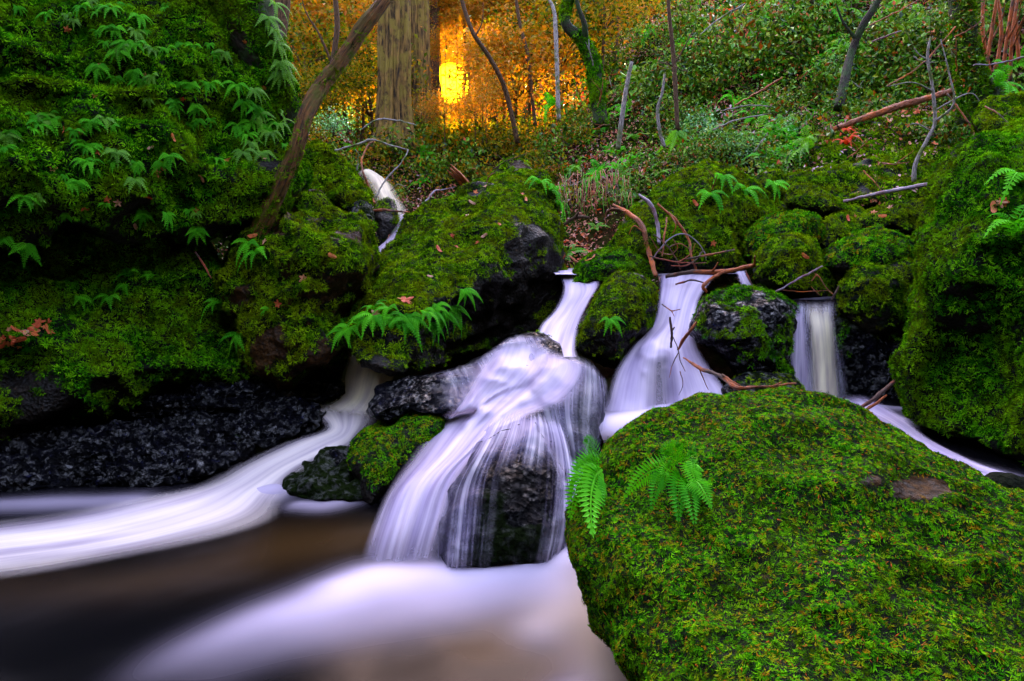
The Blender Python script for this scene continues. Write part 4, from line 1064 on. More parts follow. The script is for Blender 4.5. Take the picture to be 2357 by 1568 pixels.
tree_trunk('dark redwood trunk just left of the sun glow', [(1002, 300, 15), (1001, 200, 15), (1000, 60, 15), (999, -200, 15)], [18, 13, 12, 10], 'bark_brown', sides=24, ridge=0.12, steps=30, seed=5)
tree_trunk('dark mossy tree bulging from the top of the left rock face', [(668, 300, 4.95), (640, 215, 4.9), (600, 130, 4.85), (566, 40, 4.8), (545, -90, 4.8), (530, -300, 4.9)], [30, 46, 62, 66, 60, 45], 'bark_dark', sides=30, rough=0.2, ridge=0.15, steps=60, seed=6, moss='moss_green')
tree_trunk('dark brown trunk rising just right of the left rock face', [(634, 190, 9), (640, 110, 9), (646, 50, 9), (656, -40, 9), (670, -200, 9.2)], [15, 15, 16, 16, 13], 'bark_brown', sides=16, seed=7, rough=0.15)
tree_trunk('slim dark trunk behind the top of the leaning trunk', [(762, 190, 9.6), (768, 130, 9.6), (776, 60, 9.6), (770, -30, 9.6), (765, -160, 9.6)], [7, 6, 6, 5, 4], 'bark_brown', sides=10, seed=8, limbs=[([(765, 150, 9.6), (735, 80, 9.6), (705, 30, 9.6), (690, -20, 9.6)], 3)])
tree_trunk('slim dark tree slanting down to the right above the sun', [(1192, 330, 10.6), (1168, 225, 10.5), (1150, 175, 10.4), (1122, 125, 10.3), (1090, 78, 10.2), (1070, 25, 10.2), (1055, -40, 10.2), (1030, -200, 10.2)], [6, 5.5, 5, 5, 4.5, 4, 3], 'bark_brown', sides=10, seed=9, limbs=[([(1095, 82, 10.2), (1110, 50, 10.2), (1112, 5, 10.2)], 2)])
tree_trunk('crooked mossy dark tree in the upper middle', [(1384, 290, 9.3), (1372, 190, 9.4), (1364, 140, 9.4), (1340, 92, 9.4), (1306, 62, 9.4), (1300, 30, 9.4), (1312, -20, 9.4), (1320, -150, 9.4)], [16, 16, 15, 12, 11, 10, 7], 'bark_dark', sides=14, seed=10, rough=0.2, moss='moss_green', limbs=[([(1345, 100, 9.4), (1346, 60, 9.3), (1330, 10, 9.3), (1318, -60, 9.3)], 8)])
tree_trunk('very slim dark tree between the sun and the crooked tree', [(1232, 290, 12), (1215, 130, 12), (1205, 90, 12), (1192, 30, 12), (1180, -60, 12)], [4, 4, 4, 3], 'bark_brown', sides=8, seed=11)
tree_trunk('thin pale tree beside the crooked mossy tree', [(1286, 280, 11), (1280, 100, 11), (1277, 40, 11), (1270, 10, 11), (1250, -20, 11)], [5, 5, 4, 3], 'bark_pale', sides=8, seed=12)
tree_trunk('slim reddish sapling near the top centre right', [(1560, 300, 8.4), (1550, 130, 8.5), (1540, 30, 8.5), (1534, -80, 8.5)], [5, 5, 4, 3], 'bark_brown', sides=8, seed=13, limbs=[([(1552, 150, 8.5), (1580, 100, 8.5), (1600, 60, 8.5)], 2)])
ivy = tree_trunk('big dark ivy clad tree near the upper right corner', [(2262, 265, 7.0), (2248, 215, 7.0), (2228, 150, 7.0), (2216, 60, 7.0), (2210, -40, 7.0), (2205, -300, 7.0)], [60, 40, 30, 27, 26, 20], 'bark_dark', sides=20, rough=0.2, ridge=0.12, steps=50, seed=14, moss='moss_green')
r_ = np.random.default_rng(5); pv = []
for i in range(900):
    v_ = r_.uniform(-120, 250); q = px([(np.interp(v_, [-120, 60, 150, 215, 250], [2207, 2216, 2228, 2248, 2260]) + r_.normal(0, 20), v_, 6.9 - r_.uniform(0, 0.08))])[0]
    pv.append(q)
V_, F_, lr_ = leaves(np.array(pv) - np.array(ivy.location), r_.uniform(0.02, 0.05, 900), 3, 0.2)
link('ivy', mesh_from('ivy', V_, F_, [M['leaf_green']], smooth=False, attrs={'leafrand': lr_}), ivy)
for i, (a, b, c, lb) in enumerate([((2270, 150), (2285, 60), (2300, -40), 'orange brown sapling closest to the ivy clad tree'), ((2292, 160), (2305, 70), (2290, -40), 'orange brown sapling leaning left at the right edge'), ((2310, 150), (2322, 60), (2338, -40), 'orange brown sapling leaning right at the right edge'),
        ((2325, 190), (2330, 80), (2350, -40), 'tallest orange brown sapling at the right edge'), ((2345, 140), (2338, 50), (2328, -40), 'orange brown sapling crossing behind the tallest one'), ((2280, 175), (2262, 70), (2266, -40), 'thin orange brown sapling hugging the ivy clad tree')]):
    tree_trunk(lb, [(*a, 7.6 + 0.12 * i), (*b, 7.6 + 0.12 * i), (*c, 7.6 + 0.12 * i)], [4, 4, 3], 'wood_orange', sides=7, seed=20 + i, group='saplings in the upper right corner', reg=False, name='sapling',
               limbs=[([(b[0], b[1] + 30, 7.6 + 0.12 * i), (b[0] + 22, b[1] - 20, 7.6), (b[0] + 30, b[1] - 70, 7.5)], 2)])
tree_trunk('bare crooked sapling standing on the ledge at the right', [(2103, 420, 6.3), (2108, 375, 6.3), (2140, 310, 6.3), (2152, 280, 6.3), (2146, 200, 6.3), (2135, 130, 6.3), (2142, 85, 6.3)], [5, 4.5, 4, 4, 3.5, 3, 2], 'bark_pale', sides=8, seed=31, reg=False, name='sapling',
    limbs=[([(2152, 280, 6.3), (2195, 240, 6.2), (2185, 170, 6.2), (2165, 90, 6.2)], 3), ([(2147, 210, 6.3), (2100, 190, 6.2), (2040, 200, 6.2)], 2), ([(2142, 140, 6.3), (2110, 120, 6.3), (2080, 60, 6.3)], 2), ([(2150, 255, 6.3), (2230, 215, 6.2), (2260, 240, 6.2)], 2), ([(2140, 300, 6.3), (2110, 285, 6.3), (2085, 290, 6.3)], 2)])
tree_trunk('slim white barked dead trunk standing on the hillside', [(1422, 345, 7.0), (1428, 300, 7.0), (1438, 225, 7.0), (1446, 180, 7.0), (1454, 142, 7.0)], [5.5, 5.5, 5, 4.5, 4], 'bark_pale', sides=9, seed=32, reg=False)
tree_trunk('short pale crooked dead sapling right of the white dead trunk', [(1530, 340, 6.9), (1518, 300, 6.9), (1514, 250, 6.9), (1524, 215, 6.9), (1530, 170, 6.9)], [4, 4, 3.5, 3, 2.5], 'bark_pale', sides=8, seed=33, reg=False, name='sapling')
tree_trunk('dark slanting trunk in shade on the upper right hillside', [(1930, 250, 8.2), (1945, 180, 8.4), (1960, 120, 8.6), (1985, 60, 8.6), (2010, 20, 8.6), (2040, -30, 8.6)], [11, 9, 8, 6], 'bark_dark', sides=10, seed=34, reg=False, limbs=[([(1970, 90, 8.6), (1940, 50, 8.6), (1925, 10, 8.6)], 4)])

for i, (u0, u1, dd, r0) in enumerate([(1096, 1104, 19, 3), (1112, 1106, 20, 2.5), (1142, 1136, 18, 3), (1128, 1134, 17, 3), (848, 842, 16, 4), (800, 806, 18, 3), (725, 718, 15, 4), (1160, 1152, 19, 3), (700, 706, 18, 3)]):
    tree_trunk('far slim dark trunk against the glow, %s in the row from %s' % (['first', 'second', 'fourth', 'third', 'first', 'second', 'third', 'fifth', 'fourth'][i], 'the sun going right' if u0 > 1000 else 'the redwood going left'), [(u0, 320, dd), ((u0 + u1) / 2 + 3, 120, dd), (u1, -80, dd)], [r0 * 1.3, r0, r0 * 0.7], 'bark_brown', sides=7, seed=60 + i, group='far slim trunks round the sun', reg=False)

# golden crowns of the far trees round the low sun
r_ = np.random.default_rng(77)
k = 0
GT = [(660, 60, 13), (700, 150, 12), (735, 30, 14), (790, 110, 13), (830, 190, 12.5), (760, 230, 11.5), (820, 20, 15), (865, 80, 15), (1010, -10, 16), (1065, -10, 15), (1120, 25, 15), (1175, 60, 14), (1150, 130, 13.5), (1215, 150, 13), (1240, 10, 15),
      (1290, 150, 13), (1100, 190, 16), (1185, 215, 12.5), (980, 150, 17), (940, 240, 14), (1085, 55, 17), (690, 240, 11), (1330, 30, 14), (1390, 60, 13), (850, 250, 12.5), (975, 45, 18), (1040, 270, 13), (1110, 262, 12.5), (1420, -10, 15), (1245, 90, 15), (720, 100, 15.5), (1175, -30, 17), (640, 150, 14), (890, -20, 17)]
GT += [(u_, v_, 24 + 3 * math.sin(u_)) for u_ in range(640, 1500, 120) for v_ in (-40, 70, 170)]
GT += [(1040 + rr_ * math.cos(t_), 195 + rr_ * 0.8 * math.sin(t_), -dd_) for (t_, rr_, dd_) in [(0.3, 84, 11.5), (1.0, 96, 10.8), (1.75, 92, 10.6), (-0.4, 78, 12), (-1.0, 96, 13), (-1.7, 108, 14), (-2.3, 100, 14), (3.1, 90, 14), (0.6, 120, 12.5), (-0.7, 120, 12.5), (-1.5, 150, 15), (-1.35, 190, 14), (-1.7, 225, 15), (-1.2, 235, 14), (-1.9, 170, 17)]]
def pos_words(u, v):
    hx = 'left of the redwoods' if u < 860 else 'around the redwoods' if u < 1020 else 'right of the sun'
    return hx
YT = []
for (u, v, d) in GT:
    small = d < 0; d = abs(d)
    if not small and math.hypot(u - 1040, v - 195) < 128: continue
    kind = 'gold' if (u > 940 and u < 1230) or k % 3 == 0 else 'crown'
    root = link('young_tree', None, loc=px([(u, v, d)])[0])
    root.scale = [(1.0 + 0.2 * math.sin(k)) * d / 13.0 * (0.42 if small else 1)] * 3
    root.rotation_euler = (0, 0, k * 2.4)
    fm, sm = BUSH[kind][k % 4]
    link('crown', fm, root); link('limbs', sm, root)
    gz = float(terrain_h(np.array(root.location[0]), np.array(root.location[1]))) - 0.2
    s = root.scale[0]; Hh = (root.location[2] - gz) / s
    V_, F_, uv_ = tube([(0.1, 0.05, -Hh), (-0.03, 0.02, -Hh * 0.5), (0, 0, 0.3)], [0.035, 0.028, 0.012], 7, 0.1, k)
    link('trunk', mesh_from('trunk', V_, F_, [M['bark_brown']], uv=uv_), root)
    YT.append((root, u, v, ('backlit golden leaved young tree ' if kind == 'gold' else 'olive green leaved young tree ') + pos_words(u, v)))
    k += 1

RW = rowed([(q[1], q[2]) for q in YT], 9)
for i, q in enumerate(YT):
    tag(q[0], '%s, %s from left in the %s row' % (q[3], RW[i][1], RW[i][0]), 'tree', 'young trees glowing round the low sun')

# ------------------------------------------------------------------ hillside undergrowth
def sprig(mat, n, rad, leaf, seed, h=0.12):
    r = np.random.default_rng(seed)
    p = r.normal(size=(n, 3)) * np.array((rad, rad, h * 0.5)); p[:, 2] = np.abs(p[:, 2]) + 0.02
    V, F, lr = leaves(p, leaf * r.uniform(0.6, 1.3, n), seed)
    return mesh_from('sprig', V, F, [M[mat]], smooth=False, attrs={'leafrand': lr})
def mini_fern(mat, seed):
    r = np.random.default_rng(seed); VV, FF = [], []
    for i in range(6):
        a = i * 1.047 + r.normal(0, 0.25); d = np.array((math.cos(a), math.sin(a), 0)); l = r.uniform(0.14, 0.24)
        V, F = frond(np.zeros(3), l * (0.35 * d + 0.6 * UP), l * (0.95 * d + 0.2 * UP), UP, l * 0.24, 9)
        o = sum(len(x) for x in VV); VV.append(V); FF += [tuple(q + o for q in f) for f in F]
    return mesh_from('sprig', np.vstack(VV), FF, [M[mat]], smooth=False)
LIB['cover'] = make_lib('undergrowth', [sprig('leaf_green', 26, 0.10, 0.042, 1), sprig('leaf_green', 22, 0.12, 0.036, 2), sprig('leaf_olive', 22, 0.11, 0.040, 3), sprig('leaf_green', 30, 0.08, 0.034, 4, 0.2), mini_fern('fern', 5), mini_fern('fern_yellow', 6), sprig('leaf_red', 12, 0.12, 0.034, 7)])
LIB['litter'] = make_lib('leaf_litter', [sprig('leaf_litter', 7, 0.10, 0.045, 30 + s, 0.03) for s in range(3)])
uo = tag(link('undergrowth', ground_me), 'low leafy undergrowth carpeting the forest slopes', 'undergrowth', kind='stuff')
scatter(uo, LIB['cover'], 11, 'cover', 0.7, 1.35, 0.35, 3)
lo = tag(link('leaf_litter', ground_me), 'reddish brown fallen leaves between the undergrowth', 'leaf litter', kind='stuff')
scatter(lo, LIB['litter'], 60, 'cover', 0.6, 1.2, 0.25, 4)
lt = tag(link('leaf_litter', ROCKS['terrace_top'][0].data, loc=ROCKS['terrace_top'][0].location), 'pinkish fallen leaves on the mossy hump under the brown fallen trunk', 'leaf litter', kind='stuff')
scatter(lt, LIB['litter'], 45, 'moss', 0.5, 0.9, 0.25, 5)
lt = tag(link('leaf_litter', ROCKS['terrace'][0].data, loc=ROCKS['terrace'][0].location), 'pinkish fallen leaves along the long mossy ledge', 'leaf litter', kind='stuff')
scatter(lt, LIB['litter'], 16, 'moss', 0.5, 0.9, 0.25, 6)

G = [G_BVH]
def on_ground(u, v):
    h = hit(u, v, G)
    return None if h is None else np.array(h[0])
r_ = np.random.default_rng(31)
cand = []
for gv in np.arange(20, 490, 34):
    for gu in np.arange(690, 2330, 50):
        cand.append((gu + r_.uniform(-26, 26), gv + r_.uniform(-20, 20)))
k = 0
zone = lambda u, v: ('far slope by the redwoods' if u < 1060 else 'slope below the sun' if u < 1330 else 'middle of the hillside' if u < 1750 else 'right part of the hillside') + (', high up' if v < 180 else ', low down' if v > 330 else ', half way up')
BL = []
for (u, v) in cand:
    if math.hypot(u - 1040, v - 195) < 95: continue
    w = on_ground(u, v)
    if w is None or w[1] < 5.9 or w[1] > 24: continue
    if r_.uniform() < 0.50 + (0.15 if v > 330 else 0): continue
    d = w[1]
    red = math.exp(-((u - 1250) / 90) ** 2 - ((v - 310) / 90) ** 2) + 0.8 * math.exp(-((u - 1700) / 90) ** 2 - ((v - 70) / 70) ** 2)
    pal = math.exp(-((u - 1640) / 120) ** 2 - ((v - 320) / 60) ** 2) + math.exp(-((u - 1300) / 90) ** 2 - ((v - 110) / 60) ** 2) + math.exp(-((u - 760) / 50) ** 2 - ((v - 290) / 50) ** 2)
    q = r_.uniform()
    if q < 0.6 * red: kind, ds = 'red', 'rusty red leaved bush'
    elif q < 0.6 * red + 0.5 * pal: kind, ds = 'pale', 'glossy pale green bush'
    elif u < 1330 and q > 0.35: kind, ds = 'olive', 'olive yellow leaved bush'
    else: kind, ds = ('green', 'dark green small leaved bush') if r_.uniform() < 0.6 else ('broad', 'dark green broad leaved bush')
    BL.append((u, v, w, d, kind, ds, r_.uniform(0.75, 1.45)))
RW = rowed([(q[0], q[1]) for q in BL], 13)
for k, (u, v, w, d, kind, ds, sc) in enumerate(BL):
    s = 84.0 / FPX * d * sc
    plant('bush', '%s on the slopes, %s from left in the %s row' % (ds, RW[k][1], RW[k][0]), 'bush', kind, w - np.array((0, 0, 0.05)), s / 0.5 * 0.8, k, 'bushes on the forest slopes', 1.1)
plant('bush', 'round pale bluish bush right behind the leaning trunk', 'bush', 'pale', px([(768, 300, 8.6)])[0], 0.62, 1, None)

RB_ = [(1160, 285), (1200, 255), (1220, 350), (1240, 305), (1272, 350), (1288, 395), (1305, 300), (1255, 260), (1682, 92), (1720, 112), (1742, 32)]
RW = rowed(RB_, 4)
for i, (u, v) in enumerate(RB_):
    h = hit(u, v)
    if h is not None: plant('bush', 'thin rusty orange bush, %s from left in the %s row of rusty bushes' % (RW[i][1], RW[i][0]), 'bush', 'red', np.array(h[0]) - np.array((0, 0.1, 0.05)), 0.06 * h[2] * (0.9 + 0.3 * math.sin(i)), i, 'rusty bushes on the slopes')
for i, (u, v) in enumerate([(1560, 335), (1600, 305), (1645, 322), (1685, 345), (1722, 360)]):
    h = hit(u, v)
    if h is not None: plant('bush', 'glossy pale green bush above the pyramid shaped boulder, %s from the left' % ORD[i], 'bush', 'pale', np.array(h[0]) - np.array((0, 0.1, 0.05)), 0.07 * h[2], i, 'glossy pale bushes above the pyramid shaped boulder')

for i, u in enumerate(range(925, 1310, 32)):
    v = 262 + 14 * math.sin(i * 2.7); d = 12.2 + 1.2 * math.sin(i * 1.3)
    q = px([(u, v, d)])[0]; q[2] = float(terrain_h(np.array(q[0]), np.array(q[1]))) - 0.05
    plant('bush', 'backlit olive bush on the crest under the sun, %s from the left' % ORD[i], 'bush', 'olive', q, 1.25 + 0.3 * math.sin(i * 1.9), i, 'bushes on the crest under the sun')

# sword ferns on the hillside
SWF = [(1745, 330, .34), (1790, 345, .36), (1840, 330, .30), (1870, 345, .30), (1770, 385, .28), (1830, 370, .26), (1960, 130, .40), (1900, 140, .40), (1990, 160, .36), (1850, 150, .36), (1880, 60, .45), (1760, 60, .45), (1930, 30, .45),
        (1840, 40, .45), (1690, 250, .34), (1610, 240, .30), (1590, 130, .4), (1500, 90, .4), (1650, 180, .4), (2030, 60, .4), (2080, 250, .3), (2120, 60, .35), (1730, 285, .3), (1400, 300, .3), (1330, 400, .26), (1380, 420, .26), (1460, 380, .28), (1120, 330, .3), (1060, 350, .3), (980, 370, .3), (1020, 400, .26), (1940, 250, .32), (2290, 200, .3), (1560, 300, .3), (1280, 240, .35)]
RW = rowed(SWF, 6)
for i, (u, v, L) in enumerate(SWF):
    fern(u, v, L * 1.15, 8, 'fern' if i % 3 else 'fern_yellow', 'broad sword fern on the hillside, %s from left in the %s row' % (RW[i][1], RW[i][0]), 'sword ferns on the hillside', i, 0.2, full=True, npair=14)
fern(1950, 335, .20, 7, 'fern_red', 'bright red withered fern on the ledge below the brown fallen trunk', None, 3, 0.2, npair=12)
fern(1945, 300, .16, 5, 'fern_red', 'small orange red withered fern hanging from the brown fallen trunk', None, 4, 0.2, npair=12)

# ferns on the left rock face (positions read off the face itself)
Z1 = [(500,130),(560,60),(700,60),(640,200),(760,180),(880,200),(1100,60),(700,280),(780,330),(900,290),(1000,330),(1100,330),(1200,280),(1280,300),(1380,290),(1480,340),(650,420),(760,500),(860,480),(930,520),(1020,500),(1110,540),(1200,560),(1260,540),(1340,550),(980,640),(1140,650),(1280,680),(1300,780),(1380,780),(310,800),(230,760),(330,740),(480,850),(600,790),(680,780),(760,800),(500,920),(580,980),(650,960),(730,980),(560,1060),(600,1080),(740,1060),(890,1060),(880,1180),(1060,1060),(420,1160),(470,1200),(160,1290),(260,1310),(700,1330),(930,1380),(1080,1400),(1240,1380),(1290,1400),(1290,1490),(1420,1060),(430,1400),(100,40),(40,870),(30,980),(200,860),(820,40),(900,120),(600,10),(640,90),(330,90),(830,270),(960,200)]
r_ = np.random.default_rng(3)
Z1 = Z1 + [(a + r_.uniform(-60, 60), b + r_.uniform(-55, 55)) for (a, b) in Z1[::2] if b < 1350]
RW = rowed(Z1, 9)
for i, (a, b) in enumerate(Z1):
    fern(a * 0.35, b * 0.35, 0.072 + 0.022 * math.sin(i * 1.7), 5 + i % 3, 'fern' if i % 5 else 'fern_yellow', 'small green fern on the left rock face, %s from left in the %s row' % (RW[i][1], RW[i][0]), 'small ferns on the left rock face', i, 0.26, npair=11)
SF = [(1620,900),(1650,940),(1600,650),(1700,750),(1750,820),(1820,740),(1650,800),(1780,880),(1560,820),(1720,1000),(1690,690),(1660,580),(1850,960),(1600,1000),(1560,560),(1830,830)]
RW = rowed(SF, 4)
for i, (a, b) in enumerate(SF):
    fern(a * 0.35, b * 0.35, 0.11, 6, 'fern_yellow' if i % 2 else 'fern', 'yellow green fern by the leaning trunk, %s from left in the %s row' % (RW[i][1], RW[i][0]), 'sunlit ferns beside the leaning trunk', i + 50, 0.2, npair=13)
for i, (u, v) in enumerate([(640, 10), (628, 40), (640, 70), (646, 100), (655, 140), (660, 165)]):
    h = hit(u - 14, v)
    fern(u - 14, v, 0.13, 5, 'fern_yellow', 'pale backlit fern on the dark mossy tree, %s from the top' % ORD[i], 'pale ferns on the dark mossy tree', i + 90, 0.22)
for i, (u, v) in enumerate([(12, 545), (45, 623), (60, 560), (144, 650), (180, 681), (256, 686), (288, 654), (300, 640), (346, 645)]):
    fern(u, v, 0.10, 2 + i % 3, 'fern', 'small bright fern on the lower mossy left bank, %s from the left' % ORD[i], 'few ferns on the lower left bank', i + 120, 0.3, npair=11)
for i, (u, v, lb) in enumerate([(535, 552, 'fern hanging at the upper left edge of the brown patched boulder'), (575, 558, 'fern hanging right of the upper left edge of the brown patched boulder'), (600, 585, 'lowest of three ferns at the upper left of the brown patched boulder'), (512, 700, 'fern on the left flank of the brown patched boulder'), (621, 716, 'tiny fern in the middle of the brown patched boulder'), (520, 765, 'fern at the lower left of the brown patched boulder'), (553, 770, 'drooping fern at the lowest corner of the brown patched boulder')]):
    fern(u, v, 0.15 if i != 4 else 0.09, 4, 'fern', lb, 'ferns on the brown patched boulder', i + 140, 0.22, npair=13)

# fern fringe under the lower lip of the slab
for i, (a, b) in enumerate(sorted([(150, 1000), (170, 1040), (215, 1050), (260, 1080), (300, 1060), (350, 1040), (400, 1000), (460, 990), (520, 990), (580, 980), (640, 1010), (720, 990), (800, 930), (850, 900), (820, 1020), (910, 950), (960, 910), (1030, 800), (690, 960), (560, 930), (440, 950), (760, 960)])):
    u, v = 705 + a * 0.35, 392 + b * 0.35 - 6
    fern(max(u, 782), v, 0.125 if i % 4 else 0.165, 4, 'fern', 'fern in the fringe along the lower lip of the tilted slab, %s from the left' % ORD[i], 'fern fringe of the tilted slab', i + 160, 0.22, npair=15)
for i, (u, v) in enumerate([(1240, 425), (1262, 440), (1275, 465), (1290, 445)]):
    fern(u, v, 0.2, 6, 'fern', 'fern on the top right shoulder of the tilted slab, %s from the top' % ORD[[0, 1, 3, 2][i]], 'ferns on the shoulder of the tilted slab', i + 190, 0.2)
for i, (u, v, lb) in enumerate([(1655, 415, 'fern near the peak of the pyramid shaped boulder'), (1710, 440, 'fern on the right slope of the pyramid shaped boulder'), (1630, 450, 'fern in the middle of the pyramid shaped boulder'), (1772, 425, 'fern on the small stone at the shoulder of the pyramid shaped boulder'), (1402, 735, 'tiny fern on the egg shaped mossy rock'), (2330, 545, 'dark fern on the right bank near the frame edge'), (2345, 420, 'fern high on the right bank near the frame edge'), (2200, 330, 'fern growing at the top of the right bank')]):
    fern(u, v, 0.20 if i < 4 else 0.12 if i == 4 else 0.25, 5, 'fern', lb, None, i + 210, 0.22)

# the two ferns of the foreground boulder, frond by frond
def hero_fern(label, base, fronds, dz):
    h = hit(*base); b = np.array(h[0]); n = np.array(h[1])
    root = tag(link('fern', None, loc=b), label, 'fern')
    for (bu, bv, tu, tv_, dd, wid) in fronds:
        hb = hit(bu, bv, [ROCKS['front'][1]]) or h; p0 = np.array(hb[0]) + n * 0.02
        p2 = P(tu, tv_, np.array(min(p0[1], (hit(tu, tv_, [ROCKS['front'][1]]) or hb)[0].y) - dd * 0.6))
        mid = (p0 + p2) / 2 + n * 0.05 + UP * 0.03
        V, F = frond(p0 - b, mid - b, p2 - b, np.array((0.0, -0.9, 0.35)), 1.3 * wid / FPX * p0[1], 17)
        link('frond', mesh_from('frond', V, F, [M['fern']], smooth=False), root)
    return root
hero_fern('big green fern spread on the face of the foreground boulder', (1565, 1085), [
    (1570, 1075, 1522, 1048, .05, 26), (1570, 1075, 1604, 1052, .05, 26), (1562, 1080, 1524, 1090, .06, 24), (1575, 1080, 1606, 1100, .05, 24), (1555, 1088, 1560, 1028, .03, 24), (1545, 1090, 1436, 1150, .08, 30), (1535, 1100, 1500, 1178, .08, 26), (1545, 1095, 1524, 1140, .06, 24),
    (1585, 1085, 1610, 1150, .07, 26), (1570, 1110, 1562, 1206, .09, 34), (1585, 1125, 1600, 1212, .09, 32), (1590, 1120, 1638, 1172, .08, 32), (1600, 1080, 1604, 1122, .05, 26)], 0)
hero_fern('green fern drooping over the left edge of the foreground boulder', (1392, 1070), [
    (1396, 1062, 1352, 1018, .02, 16), (1396, 1075, 1330, 1128, .08, 34), (1394, 1085, 1312, 1200, .10, 38), (1398, 1090, 1366, 1238, .10, 40), (1396, 1100, 1392, 1170, .10, 30), (1396, 1072, 1318, 1160, .06, 30), (1390, 1070, 1352, 1090, .04, 26)], 0)

# ------------------------------------------------------------------ fallen wood
stick('fallen_log', 'brown fallen trunk lying across the right hillside', 'log', [(1918, 297, 7.4), (2000, 268, 7.3), (2100, 236, 7.2), (2192, 210, 7.1)], [8, 11, 12, 10], 'wood_drift', sides=12, seed=3, steps=40)
stick('pole', 'bluish grey fallen pole resting on the right mossy stones', 'pole', [(1942, 464, 5.9), (2040, 442, 5.7), (2138, 424, 5.5)], [5, 7, 8], 'wood_grey', sides=10, seed=4, rough=0.08)
bl = tag(link('broken_log', None, loc=px([(1060, 425, 6.9)])[0]), 'splintered orange broken log behind the tilted slab', 'log')
for i in range(9):
    o_ = (i % 3 - 1) * 6 + 2 * math.sin(i * 3.1); e_ = 6 * math.sin(i * 2.3)
    w = px([(1078 + o_ * 0.6, 432 - o_ * 0.4, 7.05 + 0.02 * (i // 3)), (1058 + o_, 410 - o_ * 0.5, 6.95 + 0.02 * (i // 3)), (1036 + o_ * 1.1 + e_, 388 - o_ * 0.6 + e_, 6.9 + 0.02 * (i // 3))])
    V, F, uv = tube(w, np.array([5.5, 5, 1.0]) / FPX * 7, 5, 0.3, i, 0.2, 12)
    link('splinter', mesh_from('splinter', V - np.array(bl.location), F, [M['wood_orange']], uv=uv, smooth=False), bl)
